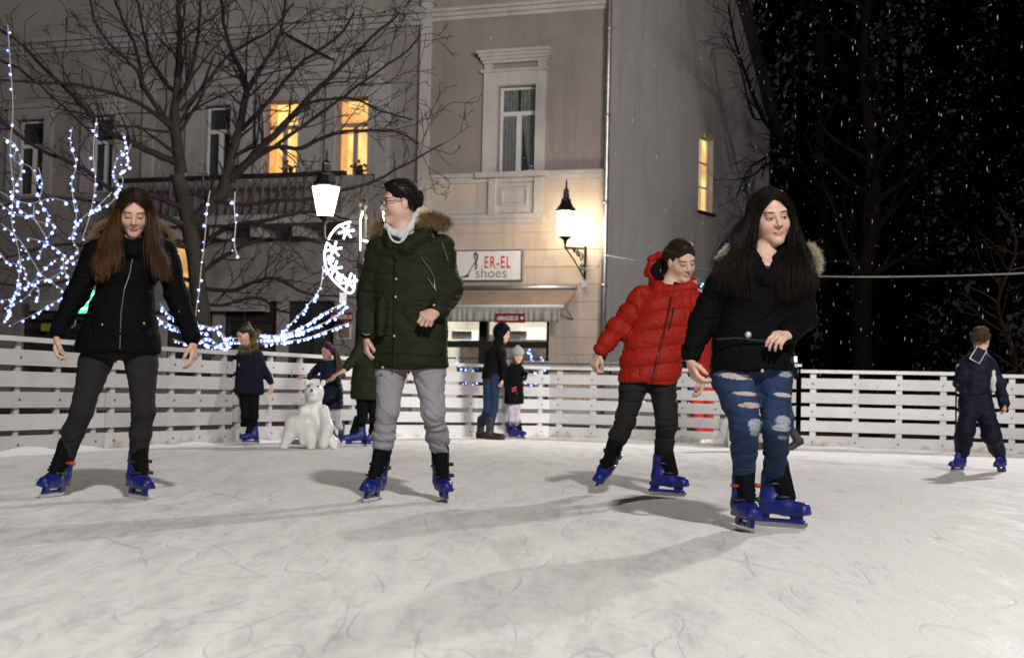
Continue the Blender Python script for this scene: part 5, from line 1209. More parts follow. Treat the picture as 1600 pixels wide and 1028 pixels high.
for q in ((620,402,-.15),(618,464,-.155),(616,525,-.155),(598,574,-.145),(664,505,-.13),(678,477,-.18),(619,436,-.155)): MB().ball(mn.p(q),.0085,8).build('button',mat('pale_snap',(.55,.5,.38),.35,.5) if q[1]!=402 else M_bkl,cp,True)
MB().tube([mn.p((618,392,-.142)),mn.p((617,470,-.152)),mn.p((616,574,-.157))],.004,5).build('placket',M_bkl,cp)
MB().tube([mn.p((690,378,-.078)),mn.p((695,392,-.082)),mn.p((700,408,-.082))],.0042,5).build('zip',M_zip,cp)
MB().tube(spline([mn.p((656,391,-.139)),mn.p((660,405,-.143)),mn.p((668,415,-.142)),mn.p((678,432,-.136)),mn.p((679,446,-.134)),mn.p((682,455,-.13))],14),.0022,4).tube([mn.p((668,434,-.143)),mn.p((682,455,-.13))],.0018,4).build('drawcord',M_zip,cp)
M_sweat=cloth('grey_sweatpants',(.27,.265,.295),.9,.4,260)
mn.limbs('trousers',M_sweat,[[J(mn.p((616,548)),.10),J(mn.p((611,582)),.086),J(kL,.068),J(kL*.4+mn.cuffs[0]*.6,.064),J(mn.cuffs[0]+V3(0,0,.01),.055)],[J(mn.p((664,548)),.105),J(mn.p((671,584)),.094),J(kR,.068),J(kR*.4+mn.cuffs[1]*.6,.064),J(mn.cuffs[1]+V3(0,0,.01),.055)]],.03,
 lambda V,N:.003*fbm(V*V3(11,11,24)+4,3)-.0075*np.maximum(0,1-np.abs(noise3((V+V3(0,0,1)*V[:,:1]*.7)*V3(4,4,17)+1))*6)*(V[:,2]<.74)+.004*np.sin(V[:,2]*110+5*noise3(V*7))*(V[:,2]<.46))
M_hood=cloth('cream_hood_lining',(.50,.46,.33),.95,.6,120); M_hoodie=cloth('white_hoodie',(.62,.62,.66),.9)
mn.limbs('hood_lining',M_hood,[[J(mn.p((665,350,.03)),.04),J(mn.p((658,333,.05)),.035),J(mn.p((648,325,.09)),.03)],[J(mn.p((664,352,-.04)),.03),J(mn.p((655,345,-.06)),.03)]],.04,wrinkle(.004,(30,30,30)))
mn.limbs('hoodie_collar',M_hoodie,[[J(mn.p((604,354,-.05)),.018),J(mn.p((614,364,-.105)),.020),J(mn.p((628,369,-.125)),.022),J(mn.p((640,356,-.10)),.020),J(mn.p((650,338,-.04)),.018),J(mn.p((655,326,.02)),.016)],[J(mn.p((622,366,-.08)),.03),J(mn.p((640,366,-.07)),.03)]],.015,wrinkle(.003,(25,25,25)))
MB().tube(spline([mn.p((606,357,-.09)),mn.p((608,366,-.13)),mn.p((614,376,-.155)),mn.p((624,379,-.165)),mn.p((633,372,-.155)),mn.p((638,362,-.135))],18),.0065,6).tube(spline([mn.p((626,378,-.167)),mn.p((632,368,-.16)),mn.p((636,360,-.135))],8),.006,6).build('hoodie_cord',M_hoodie,cp,True)
fur(mn,M_furtan,[mn.p((589,368,-.05)),mn.p((588,358,.0)),mn.p((597,350,.06))],.026,1900,.034,.0010)
fur(mn,M_furtan,[mn.p((664,352,-.02)),mn.p((662,344,-.07)),mn.p((674,341,-.09)),mn.p((688,344,-.07)),mn.p((697,352,-.03))],.028,4200,.038,.0010)
Mh2=hairmat('short_dark_hair',(.012,.008,.006),(.022,.013,.009)); short_hair(mn,Mh2,2600,.016,top=.006,fringe=.3)
G=[]
def gl(*v): return mn.H(*v)
m=MB()
for q in(-1,1):
    c=[gl(q*.033+.021*math.cos(a),.100-.010*abs(math.cos(a))*(1 if q*math.cos(a)>0 else .2),.0+.0155*math.sin(a)) for a in np.linspace(0,2*math.pi,19)]
    m.tube(c,.0022,5); m.tube([gl(q*.054,.092,.006),gl(q*.079,.05,.008),gl(q*.082,-.004,.008),gl(q*.081,-.016,-.006)],.0024,5)
m.tube([gl(-.012,.106,.004),gl(0,.110,.006),gl(.012,.106,.004)],.002,5); m.build('glasses',M_bkl,mn.root)
MB().tube([mn.p((566,519,-.07)),mn.p((571,523,-.085)),mn.p((578,522,-.085))],.005,5).build('bracelet',M_zip,mn.root)
# ---------------------------------------------------------------- young man in red puffer jacket
rd=Person(10.06,(1035,775),'young man in red puffer jacket and dark trousers, leaning over one skate',res=.0048)
rd.head((1064,408,-.05),26,-20,9,1.08,False)
M_sk3=skin_mat('fair_skin_youth',(.62,.42,.32),(.48,.19,.16),(.05,.035,.02),lipw=.023,smile=.15,eyes='half')
aL=skate(rd,P(943,747,10.25),(-.38,-.80,-.42),(.40,.02,.92),SK); aR=skate(rd,Gd(1036,774),(.82,-.58,0),(-.02,.02,1),SK)
armL=[rd.p((1003,466)),rd.p((965,514,.0)),rd.p((938,549,-.05))]; armR=[rd.p((1083,470)),rd.p((1094,530,.10)),rd.p((1098,585,.05))]
hpL=rd.p((993,592)); hpR=rd.p((1036,592)); kL=rd.p((977,655,.0)); kR=rd.p((1042,660,-.06))
rd.body(M_sk3,rd.p((1046,448,-.02)),rd.p((1015,580)),[armL,armR],[(rd.p((937,551,-.05)),(-.42,-.15,-.9),(.75,.5,-.3),1.2,1.05,1),(armR[2],(.0,-.1,-1),(-1,.2,0),.6,1.,-1)],[[hpL,kL,rd.cuffs[0],aL],[hpR,kR,rd.cuffs[1],aR]])
M_red_=cloth('red_puffer_nylon',(.30,.012,.005),.62,.35,40,.12,5,0.)
ca=[armL[0],armL[1],armL[2]]; cb=[armR[0],armR[1],armR[2]]
ax0=rd.p((1012,600)); ax1=rd.p((1044,450)); dx_=(ax1-ax0)
def puff(V,N):
    z=(V[:,2]-ax0[2])/(ax1[2]-ax0[2]); cx=ax0[0]+dx_[0]*z; ph=(V[:,2]-ax0[2]-.02*np.sin((V[:,0]-cx)*9))/.118
    tor=.020*np.abs(np.sin(math.pi*ph))**.6-.016
    out=tor.copy()
    for ch in(ca,cb):
        t,d=arm_t(V,ch); m=(d<.115)&(np.abs(V[:,0]-cx)>.185)
        out[m]=(.018*np.abs(np.sin(math.pi*(t[m]+.03)/.115))**.6-.013)
    out-=.012*np.maximum(0,1-np.abs(V[:,0]-cx-.055*(1-z)*0-.02)/.008)*(N[:,1]<-.2)
    return out+.006*fbm(V*V3(11,11,17),3)-.005*np.maximum(0,1-np.abs(noise3(V*V3(14,10,12)+4))*5)
def ex(S):
    S.chain([rd.p((1022,440,.02)),rd.p((1030,452,-.06)),rd.p((1052,458,-.10)),rd.p((1078,450,-.07)),rd.p((1082,438,.0))],[.036,.042,.040,.040,.036],.03)
    S.chain([rd.p((1026,443,.02)),rd.p((1016,428,.06)),rd.p((1018,408,.06)),rd.p((1030,402,.05)),rd.p((1040,404,.07))],[.040,.038,.034,.030,.028],.03)
    S.chain([rd.p((1024,430,.12)),rd.p((1040,415,.16)),rd.p((1060,430,.16)),rd.p((1075,440,.1))],[.045,.05,.05,.04],.05)
jk=rd.torso('puffer_jacket',M_red_,[(1046,450,.0,30,.10),(1045,462,0,46,.125),(1043,481,0,50,.14),(1029,524,0,52,.145),(1019,560,0,50,.15),(1013,592,0,48,.15),(1012,602,0,46,.145)],
 [[J(armL[0],.082),J(armL[1],.070),J(rd.p((941,545,-.05)),.056)],[J(armR[0],.082),J(armR[1],.070),J(armR[2]+V3(0,0,.03),.056)]],ex,puff,res=.0055)
rd.limbs('hood_lining',M_liner,[[J(rd.p((1028,436,.0)),.030),J(rd.p((1025,424,.03)),.034),J(rd.p((1030,412,.03)),.026)],[J(rd.p((1040,440,-.03)),.03),J(rd.p((1062,448,-.09)),.02)]],.04)
MB().tube([rd.p((1049,462,-.132)),rd.p((1046,481,-.150)),rd.p((1036,524,-.158)),rd.p((1026,560,-.160)),rd.p((1018,600,-.157))],.0045,5).build('zip',M_bkl,jk)
MB().tube([rd.p((1053,480,-.15)),rd.p((1050,496,-.155)),rd.p((1046,512,-.16))],.005,5).build('chest_pocket_zip',M_bkl,jk)
MB().tube([rd.p((940,553,-.05)),rd.p((937,557,-.05))],.040,10).build('cuff',M_liner,jk,True)
rd.limbs('trousers',cloth('charcoal_trousers',(.016,.0165,.016)),[[J(rd.p((998,580)),.10),J(rd.p((990,605)),.090),J(kL,.066),J(kL*.4+rd.cuffs[0]*.6,.062),J(rd.cuffs[0]*.8+aL*.2,.056)],[J(rd.p((1028,580)),.10),J(rd.p((1036,606)),.092),J(kR,.070),J(kR*.4+rd.cuffs[1]*.6,.062),J(rd.cuffs[1]*.8+aR*.2,.056)]],.03,
 lambda V,N:.006*fbm(V*V3(9,9,20)+14,3)-.010*np.maximum(0,1-np.abs(noise3(V*V3(5,5,17)+6))*5))
Mh3=hairmat('short_brown_hair',(.030,.019,.012),(.060,.038,.024)); short_hair(rd,Mh3,2600,.019,top=.008,fringe=.8,seed=4)
# ---------------------------------------------------------------- black-haired girl in ripped jeans
w=Person(7.43,(1195,828),'smiling young woman with long black hair, short black coat and ripped blue jeans, right',res=.0042)
w.head((1204,340,-.02),12,-7,8,1.10)
M_sk4=skin_mat('fair_skin_smiling',(.66,.44,.34),(.46,.16,.15),(.015,.010,.010),smile=.5,lipw=.024,makeup=1.,eyes='half')
aL=skate(w,Gd(1161,829),(.16,-.98,0),(.0,.03,1),SKR,1.04); aR=skate(w,Gd(1211,823),(.80,-.60,0),(-.02,.02,1),SK,1.04)
armL=[w.p((1134,430)),w.p((1098,500,.02)),w.p((1079,560,-.03))]; armR=[w.p((1247,428)),w.p((1256,495,.02)),w.p((1229,522,-.20))]
hpL=w.p((1148,570)); hpR=w.p((1207,570)); kL=w.p((1163,662,-.06)); kR=w.p((1212,662,-.03))
w.body(M_sk4,w.p((1194,398,.0)),w.p((1178,560)),[armL,armR],[(w.p((1078,563,-.03)),(.28,-.25,-.9),(.85,.3,.2),.75,.95,1),(w.p((1233,521,-.18)),(-.62,-.66,-.20),(-.1,.5,-.85),.75,.95,-1)],[[hpL,kL,w.cuffs[0],aL],[hpR,kR,w.cuffs[1],aR]],w.p((1198,418,-.085)))
def ex(S):
    S.chain([w.p((1172,402,-.05)),w.p((1186,425,-.13)),w.p((1195,440,-.15))],[.028,.026,.02],.02); S.chain([w.p((1222,402,-.05)),w.p((1210,425,-.13)),w.p((1199,442,-.15))],[.028,.026,.02],.02)
    S.chain([w.p((1150,408,.06)),w.p((1180,402,.12)),w.p((1215,402,.12)),w.p((1245,405,.06))],[.05,.06,.06,.05],.04)
    S.cone(w.p((1197,375,-.12)),w.p((1199,424,-.21)),.066,.030,.03,'s')
    S.chain([w.p((1176,392,-.05)),w.p((1186,412,-.125)),w.p((1198,436,-.155))],[.020,.017,.014],.012); S.chain([w.p((1224,390,-.05)),w.p((1212,412,-.125)),w.p((1199,437,-.155))],[.020,.017,.014],.012)
cw=w.torso('coat',M_black,[(1195,402,.02,32,.09),(1193,414,0,52,.12),(1190,436,0,62,.14),(1187,470,0,60,.145),(1180,505,0,59,.135),(1176,545,0,64,.155),(1174,580,0,66,.16)],
 [[J(armL[0],.076),J(armL[1],.064),J(w.p((1080,553,-.03)),.050)],[J(armR[0],.076),J(armR[1],.066),J(w.p((1233,519,-.17)),.052)]],ex,
 lambda V,N:.007*fbm(V*V3(9,9,15)+5,3)-.008*np.maximum(0,1-np.abs(noise3(V*V3(7,7,14)+2))*7))
MB().ball(w.p((1169,523,-.165)),.017,10).build('button',mat('pale_metal_button',(.75,.74,.70),.25,.6),cw,True); MB().ball(w.p((1191,579,-.165)),.011,8).build('button',M_zip,cw,True)
MB().tube([w.p((1148,413,-.125)),w.p((1153,418,-.135))],.004,5).tube([w.p((1160,424,-.145)),w.p((1168,428,-.152))],.005,5).build('drawcord_tip',M_zip,cw)
MB().tube([w.p((1120,530,-.165)),w.p((1150,528,-.185)),w.p((1230,536,-.175))],.004,5).build('seam',M_bkl,cw)
w.limbs('top',cloth('dark_teal_top',(.02,.04,.05)),[[J(w.p((1198,428,-.10)),.045),J(w.p((1197,440,-.11)),.04)]],.02)
jm=cloth('ripped_blue_denim',(.021,.042,.100),.8,.5,420,.35,5); nt,N,L,bb=nodesof(jm); src=bb.inputs['Base Color'].links[0].from_socket
tc=N.new('ShaderNodeTexCoord'); sp_=N.new('ShaderNodeSeparateXYZ'); L.new(tc.outputs['Normal'],sp_.inputs[0]); fr_=N.new('ShaderNodeMapRange'); fr_.inputs[1].default_value=.0; fr_.inputs[2].default_value=-.25; L.new(sp_.outputs[1],fr_.inputs[0])
nn_=N.new('ShaderNodeTexNoise'); nn_.inputs['Scale'].default_value=60; nn_.inputs['Detail'].default_value=3; L.new(tc.outputs['Object'],nn_.inputs[0]); ms=N.new('ShaderNodeMath'); ms.operation='MULTIPLY_ADD'; L.new(nn_.outputs[0],ms.inputs[0]); ms.inputs[1].default_value=.9; ms.inputs[2].default_value=-.45
wv=N.new('ShaderNodeTexNoise'); wv.inputs['Scale'].default_value=1; mp=N.new('ShaderNodeMapping'); mp.inputs['Scale'].default_value=(18,18,260); L.new(tc.outputs['Object'],mp.inputs[0]); L.new(mp.outputs[0],wv.inputs[0])
rip=N.new('ShaderNodeMix'); rip.data_type='RGBA'; rr_=N.new('ShaderNodeMapRange'); rr_.inputs[1].default_value=.42; rr_.inputs[2].default_value=.60; L.new(wv.outputs[0],rr_.inputs[0]); L.new(rr_.outputs[0],rip.inputs[0]); rip.inputs[6].default_value=(.42,.44,.50,1); rip.inputs[7].default_value=(.46,.30,.23,1)
rip2=N.new('ShaderNodeMix'); rip2.data_type='RGBA'; L.new(rr_.outputs[0],rip2.inputs[0]); rip2.inputs[6].default_value=(.36,.38,.43,1); rip2.inputs[7].default_value=(.24,.26,.31,1)
c=src; bs=w.root.location
for (x,y,rx,rz,rot,knee) in ((1146,588,25,4.6,.14,0),(1162,615,19,3.2,.06,0),(1169,633,18,4.4,.05,0),(1177,660,13,6,.0,1),(1178,671,10,10,.3,1),(1171,663,6,5,.2,1),(1226,585,11,4.5,.1,1),(1222,617,16,3.4,.15,0),(1222,658,13,8,.3,1),(1220,668,16,6,.1,1),(1224,684,10,3,.2,1)):
    q=w.p((x,y,-.05)); msk=ellmask(nt,tc.outputs['Object'],q[0]-bs[0],q[2]-bs[2],rx/w.s,rz/w.s,.16,-rot*0-.0+rot*.6,fr_.outputs[0],ms.outputs[0])
    mx=N.new('ShaderNodeMix'); mx.data_type='RGBA'; L.new(msk,mx.inputs[0]); L.new(c,mx.inputs[6]); L.new((rip2 if knee else rip).outputs[2],mx.inputs[7]); c=mx.outputs[2]
L.new(c,bb.inputs['Base Color'])
w.limbs('jeans',jm,[[J(w.p((1155,560)),.115),J(w.p((1147,588)),.113),J(w.p((1157,630,-.05)),.088),J(kL,.072),J(kL*.45+w.cuffs[0]*.55,.066),J(w.cuffs[0]*.8+aL*.2,.053)],[J(w.p((1203,560)),.11),J(w.p((1210,590)),.086),J(kR,.068),J(kR*.45+w.cuffs[1]*.55,.064),J(w.cuffs[1]*.8+aR*.2,.053)]],.02,
 lambda V,N:.003*fbm(V*V3(14,14,30)+9,3)-.006*np.maximum(0,1-np.abs(noise3(V*V3(6,6,24)+8))*6))
Mh4=hairmat('black_hair',(.0055,.0045,.0045),(.009,.0055,.0045),.36); short_hair(w,Mh4,0)
lhG=[[(1210,308,-.12),(1188,320,-.125),(1176,345,-.110),(1180,375,-.12),(1176,405,-.17),(1178,440,-.18),(1184,470,-.18)],
 [(1207,305,-.09),(1182,320,-.09),(1170,348,-.08),(1168,380,-.09),(1158,412,-.14),(1152,445,-.17),(1158,470,-.17)],
 [(1203,304,-.05),(1178,316,-.04),(1166,342,-.03),(1150,372,-.03),(1136,400,-.07),(1126,432,-.11),(1120,462,-.12)],
 [(1200,303,.0),(1172,318,.02),(1158,342,.03),(1142,366,.03),(1128,390,.0),(1117,420,-.03),(1110,445,-.05)],
 [(1202,303,.05),(1180,320,.10),(1166,350,.12),(1152,380,.13),(1140,400,.12),(1135,412,.10),(1130,425,.08)],
 [(1206,303,.05),(1204,322,.13),(1204,350,.14),(1204,380,.15),(1204,400,.17),(1204,410,.18),(1204,415,.18)],
 [(1210,303,.05),(1232,322,.09),(1242,352,.10),(1254,385,.10),(1262,405,.09),(1268,420,.05),(1270,440,.03)],
 [(1211,305,.0),(1236,322,.02),(1246,352,.02),(1256,385,.0),(1266,412,-.03),(1273,438,-.05),(1274,462,-.06)],
 [(1211,308,-.05),(1235,324,-.04),(1242,352,-.05),(1247,385,-.07),(1252,415,-.12),(1256,440,-.15),(1258,462,-.15)],
 [(1212,306,-.10),(1236,322,-.05),(1243,348,-.03),(1240,382,-.06),(1233,412,-.15),(1232,445,-.18),(1238,475,-.18)],
 [(1213,309,-.12),(1235,322,-.08),(1242,350,-.04),(1236,385,-.07),(1222,412,-.16),(1212,445,-.185),(1218,478,-.185)]]
long_hair(w,Mh4,lhG,2900,.0020,.012,seg=20,name='long_hair',seed=5)
M_furc=hairmat('cream_fur',(.45,.40,.28),(.62,.58,.46),.8)
fur(w,M_furc,[w.p((1262,388,.06)),w.p((1271,398,.03)),w.p((1274,412,.0)),w.p((1268,424,-.03))],.022,2600,.030,.0009); fur(w,M_furc,[w.p((1124,402,-.04)),w.p((1131,394,-.06)),w.p((1140,385,-.04))],.010,600,.02,.0009)
# ---------------------------------------------------------------- background people
RB=.0085
def boot(per,O,f,u,m,sc=1.):
    f=unit(f); x=unit(np.cross(f,u)); u=unit(np.cross(x,f)); R=np.stack([x,f,u],1); T=lambda *v:O+R@(V3(*v)*sc)
    S=SDF(O-.3*sc,O+.4*sc,RB); S.cone(T(0,-.05,.05),T(0,.15,.04),.05*sc,.042*sc,.03); S.cone(T(0,-.03,.08),T(0,-.02,.27),.052*sc,.058*sc,.03); S.rbox(T(0,.05,.012),V3(.042,.13,.014)*sc,R,.008,.01)
    sdfobj('boot',S,m,per.root,None,1); per.cuffs.append(T(0,-.018,.24)); return T(0,-.02,.12)
skb=skin_mat('child_skin',(.58,.36,.27)); skt=dict(res=RB,detail=False)
def dw(a,sd=0.): return lambda V,N: a*fbm(V*V3(9,9,15)+sd,3)
# navy child left
k=Person(17.7,(388,692),'child in navy fur-hooded coat and blue skates standing at the left barrier',None,RB,.80)
k.head((380,523,-.05),-38,-28,0,1.08)
aL=skate(k,Gd(379,691),(-.95,-.30,0),(0,0,1),SK,.85,**skt); aR=skate(k,Gd(394,693),(-.80,-.55,0),(0,0,1),SK,.85,**skt)
aA=[k.p((372,556)),k.p((368,582)),k.p((368,603))]; aB=[k.p((404,556)),k.p((413,580)),k.p((424,601,-.05))]
k.body(skb,k.p((388,543)),k.p((388,612)),[aA,aB],[(aB[2],(.2,-.1,-1),(-1,.2,0),.7,.8,-1)],[[k.p((381,615)),k.p((383,650)),k.cuffs[0],aL],[k.p((397,615)),k.p((397,650)),k.cuffs[1],aR]])
Mn=cloth('navy_coat_cloth',(.005,.006,.015))
k.torso('coat',Mn,[(388,540,.02,12,.07),(388,549,0,20,.10),(389,575,0,22,.12),(388,600,0,24,.13),(387,616,0,25,.13)],[[J(aA[0],.055),J(aA[1],.05),J(aA[2],.045)],[J(aB[0],.055),J(aB[1],.05),J(k.p((423,597,-.05)),.042)]],None,dw(.008))
k.limbs('trousers',M_liner,[[J(k.p((382,612)),.07),J(k.p((384,650)),.052),J(k.cuffs[0]-V3(0,0,.04),.042)],[J(k.p((396,612)),.07),J(k.p((397,650)),.052),J(k.cuffs[1]-V3(0,0,.04),.042)]],.02)
short_hair(k,Mh3,0); k.limbs('ponytail',Mh3,[[J(k.p((383,512,.02)),.075),J(k.p((392,522,.04)),.05),J(k.p((394,538,.03)),.03)],],.03)
fur(k,M_furtan,[k.p((376,545,-.10)),k.p((392,543,-.09)),k.p((402,530,.0)),k.p((400,518,.08))],.028,700,.05,.003)
# small girl with purple headband
k=Person(18.3,(522,692),'small girl with purple headband holding the white bear skating aid',None,RB,.70)
k.head((511,549,-.05),-36,-14,0,1.12)
Mnb=mat('navy_boot',(.015,.02,.09),.5)
aL=skate(k,Gd(519,689),(.5,-.8,0),(-.12,0,1),(Mnb,Mnb,M_blade,M_bkl,M_bkl),.72,**skt); aR=skate(k,Gd(533,693),(.2,-.95,0),(0,0,1),(Mnb,Mnb,M_blade,M_bkl,M_bkl),.72,**skt)
aA=[k.p((503,569)),k.p((491,581,-.1)),k.p((480,588,-.25))]; aB=[k.p((527,570)),k.p((533,586,-.05)),k.p((523,592,-.25))]
k.body(skb,k.p((513,563)),k.p((518,625)),[aA,aB],[(aA[2],(-.9,-.3,.0),(0,0,-1),.8,.75,-1),(aB[2],(-.9,-.3,0),(0,0,-1),.8,.75,1)],[[k.p((513,640)),k.p((514,662)),k.cuffs[0],aL],[k.p((526,640)),k.p((530,665)),k.cuffs[1],aR]])
Mn2=cloth('bright_navy_quilt',(.006,.010,.032),.6)
k.torso('coat',Mn2,[(514,563,.0,9,.06),(515,570,0,15,.09),(516,590,0,16,.10),(518,612,0,18,.11),(519,639,0,17,.11)],[[J(aA[0],.045),J(aA[1],.042),J(aA[2]+V3(.03,0,0),.036)],[J(aB[0],.045),J(aB[1],.042),J(aB[2]+V3(.03,0,0),.036)]],None,lambda V,N:.006*np.abs(np.sin(V[:,2]*60))+.004*fbm(V*12,2))
k.limbs('tights',cloth('white_tights',(.5,.5,.52)),[[J(k.p((513,635)),.055),J(k.p((514,662)),.040),J(k.cuffs[0]-V3(0,0,.04),.034)],[J(k.p((525,635)),.055),J(k.p((529,664)),.040),J(k.cuffs[1]-V3(0,0,.04),.034)]],.02)
Mhb=hairmat('light_brown_hair',(.06,.035,.018),(.17,.11,.05)); short_hair(k,Mh3,0)
long_hair(k,Mhb,[[(512,537,0),(522,545,.0),(526,560,-.05),(528,575,-.13),(527,588,-.14)],[(513,537,.05),(524,545,.05),(531,560,.0),(534,575,-.06),(532,590,-.10)],[(514,537,.07),(520,545,.12),(522,560,.12),(524,575,.11),(525,585,.1)]],160,.004,.01)
k.limbs('headband',mat('purple_knit',(.10,.012,.07),.9,bump=.8,bscale=80),[[J(k.H(-.085,.0,.0),.022),J(k.H(-.070,.0,.075),.026),J(k.H(0,.0,.118),.030),J(k.H(.070,.0,.075),.026),J(k.H(.085,.0,.0),.022)]],.02)
# woman in green coat behind the man
k=Person(17.6,(567,697),'person in long dark green coat reaching towards the small girl, partly behind the man',None,RB,.95)
k.head((594,487,0),-60,-15,0,1.)
aL=skate(k,Gd(560,697),(-.93,-.35,0),(0,0,1),SK,1.02,**skt); aR=skate(k,Gd(584,697),(-.4,-.9,0),(0,0,1),SK,1.,**skt)
aA=[k.p((568,522)),k.p((556,555,-.1)),k.p((537,579,-.2))]; aB=[k.p((612,522)),k.p((627,552)),k.p((636,580,-.05))]
k.body(skb,k.p((591,505)),k.p((585,600)),[aA,aB],[(aA[2],(-.85,-.2,-.45),(.2,.3,-.9),.25,1.,-1),(aB[2],(.05,-.1,-1),(-1,0,0),.5,.95,-1)],[[k.p((568,615)),k.p((566,655)),k.cuffs[0],aL],[k.p((584,615)),k.p((584,655)),k.cuffs[1],aR]])
k.torso('coat',M_green,[(591,505,0,14,.07),(589,514,0,26,.11),(580,550,0,26,.13),(576,590,0,27,.14),(575,624,0,28,.14)],[[J(aA[0],.06),J(aA[1],.056),J(k.p((541,575,-.18)),.048)],[J(aB[0],.06),J(aB[1],.056),J(aB[2],.046)]],None,dw(.01,3))
k.limbs('trousers',M_liner,[[J(k.p((567,610)),.08),J(k.p((566,655)),.06),J(k.cuffs[0]-V3(0,0,.04),.05)],[J(k.p((586,610)),.08),J(k.p((585,655)),.06),J(k.cuffs[1]-V3(0,0,.04),.05)]],.02); short_hair(k,Mh3,0)
# hooded adult
k=Person(21.4,(762,686),'adult in black hooded jacket and blue jeans standing at the barrier by the shop',None,RB,.95)
k.head((786,521,-.02),72,-14,0,1.02)
Mbt=mat('black_boot',(.012,.012,.012),.6); aL=boot(k,Gd(753,685),(.85,-.5,0),(0,0,1),Mbt); aR=boot(k,Gd(768,686.5),(.93,-.36,0),(0,0,1),Mbt,1.05)
aA=[k.p((764,551)),k.p((768,575,.1)),k.p((776,592,.0))]; aB=[k.p((782,551,-.12)),k.p((787,574,-.14)),k.p((785,592,-.12))]
k.body(skb,k.p((778,536)),k.p((768,592)),[aA,aB],[(aB[2],(0,-.1,-1),(-1,0,0),1.,.9,-1)],[[k.p((764,595)),k.p((762,640)),k.cuffs[0],aL],[k.p((774,595)),k.p((770,640)),k.cuffs[1],aR]])
def ex(S): S.ell(k.H(0,-.03,.03),V3(.105,.125,.125),k.R,.03); S.cone(k.H(0,-.03,-.05),k.p((776,542)),.08,.08,.04); S.ell(k.H(0,.13,-.01),V3(.075,.08,.09),k.R,.02,'s')
k.torso('hooded_jacket',M_black,[(776,540,0,12,.10),(774,548,0,17,.13),(773,570,0,17,.13),(769,592,0,18,.13)],[[J(aA[0],.058),J(aA[1],.055),J(aA[2],.045)],[J(aB[0],.06),J(aB[1],.055),J(aB[2],.044)]],ex,dw(.008,5))
Mdn=cloth('dark_blue_denim',(.012,.024,.058)); k.limbs('jeans',Mdn,[[J(k.p((764,590)),.088),J(k.p((762,640)),.062),J(k.cuffs[0]-V3(0,0,.04),.055)],[J(k.p((774,590,-.05)),.088),J(k.p((771,640)),.062),J(k.cuffs[1]-V3(0,0,.04),.055)]],.02)
# child in grey hat
k=Person(22.0,(803,684),'child in grey beanie, black coat and light leggings beside the hooded adult',None,RB,.78)
k.head((809,556,-.03),15,-5,0,1.12)
aL=skate(k,Gd(799,684),(.75,-.65,0),(0,0,1),SK,.85,**skt); aR=skate(k,Gd(807,685),(.85,-.5,0),(0,0,1),SK,.85,**skt)
aA=[k.p((792,577)),k.p((790,597)),k.p((795,612,-.1))]; aB=[k.p((813,577)),k.p((818,590,-.05)),k.p((825,585,-.1))]
k.body(skb,k.p((805,568)),k.p((803,625)),[aA,aB],[(aB[2],(.8,0,.1),(0,0,-1),.8,.75,1)],[[k.p((799,628)),k.p((799,655)),k.cuffs[0],aL],[k.p((807,628)),k.p((807,655)),k.cuffs[1],aR]])
k.torso('coat',M_black,[(804,567,0,9,.07),(803,574,0,13,.10),(803,600,0,14.5,.12),(803,631,0,16,.13)],[[J(aA[0],.052),J(aA[1],.05),J(aA[2],.042)],[J(aB[0],.052),J(aB[1],.046),J(aB[2]+V3(-.04,0,0),.038)]],None,dw(.008,6))
k.limbs('leggings',cloth('light_leggings',(.42,.38,.43),v=.35,vs=20),[[J(k.p((799,625)),.062),J(k.p((799,655)),.048),J(k.cuffs[0]-V3(0,0,.04),.042)],[J(k.p((807,625)),.062),J(k.p((807,655)),.048),J(k.cuffs[1]-V3(0,0,.04),.042)]],.02)
m=MB(); 
for y in (606,610): m.tube([k.p((800,y+1.5,-.15)),k.p((807,y-1.5,-.15))],.010,5)
m.build('pink_stripe',mat('pink_stripe',(.6,.05,.12),.6),k.root)
S=SDF(k.hc-.2,k.hc+.25,RB); S.ell(k.H(0,-.012,.055),V3(.092,.108,.088),k.R,.02); S.cone(k.H(0,-.02,.12),k.H(0,-.03,.16),.04,.02,.03); S.rbox(k.H(0,.02,-.13),V3(.2,.2,.15),k.R,.01,.01,'s'); S.ell(k.H(0,.0,.035),V3(.095,.110,.025),k.R,.01)
sdfobj('beanie',S,mat('grey_knit',(.28,.28,.27),.95,bump=1.,bscale=70),k.root); k.limbs('hood',cloth('grey_hood',(.2,.19,.18)),[[J(k.p((797,572,-.05)),.03),J(k.p((795,567,.06)),.045),J(k.p((804,566,.1)),.045)]],.03)
k.limbs('hair',Mhb,[[J(k.H(-.05,.02,-.03),.03),J(k.H(-.06,.04,-.12),.025)],[J(k.H(.05,.02,-.03),.03),J(k.H(.06,.04,-.12),.025)],[J(k.H(0,-.06,-.02),.06),J(k.H(0,-.06,-.05),.05)]],.03)
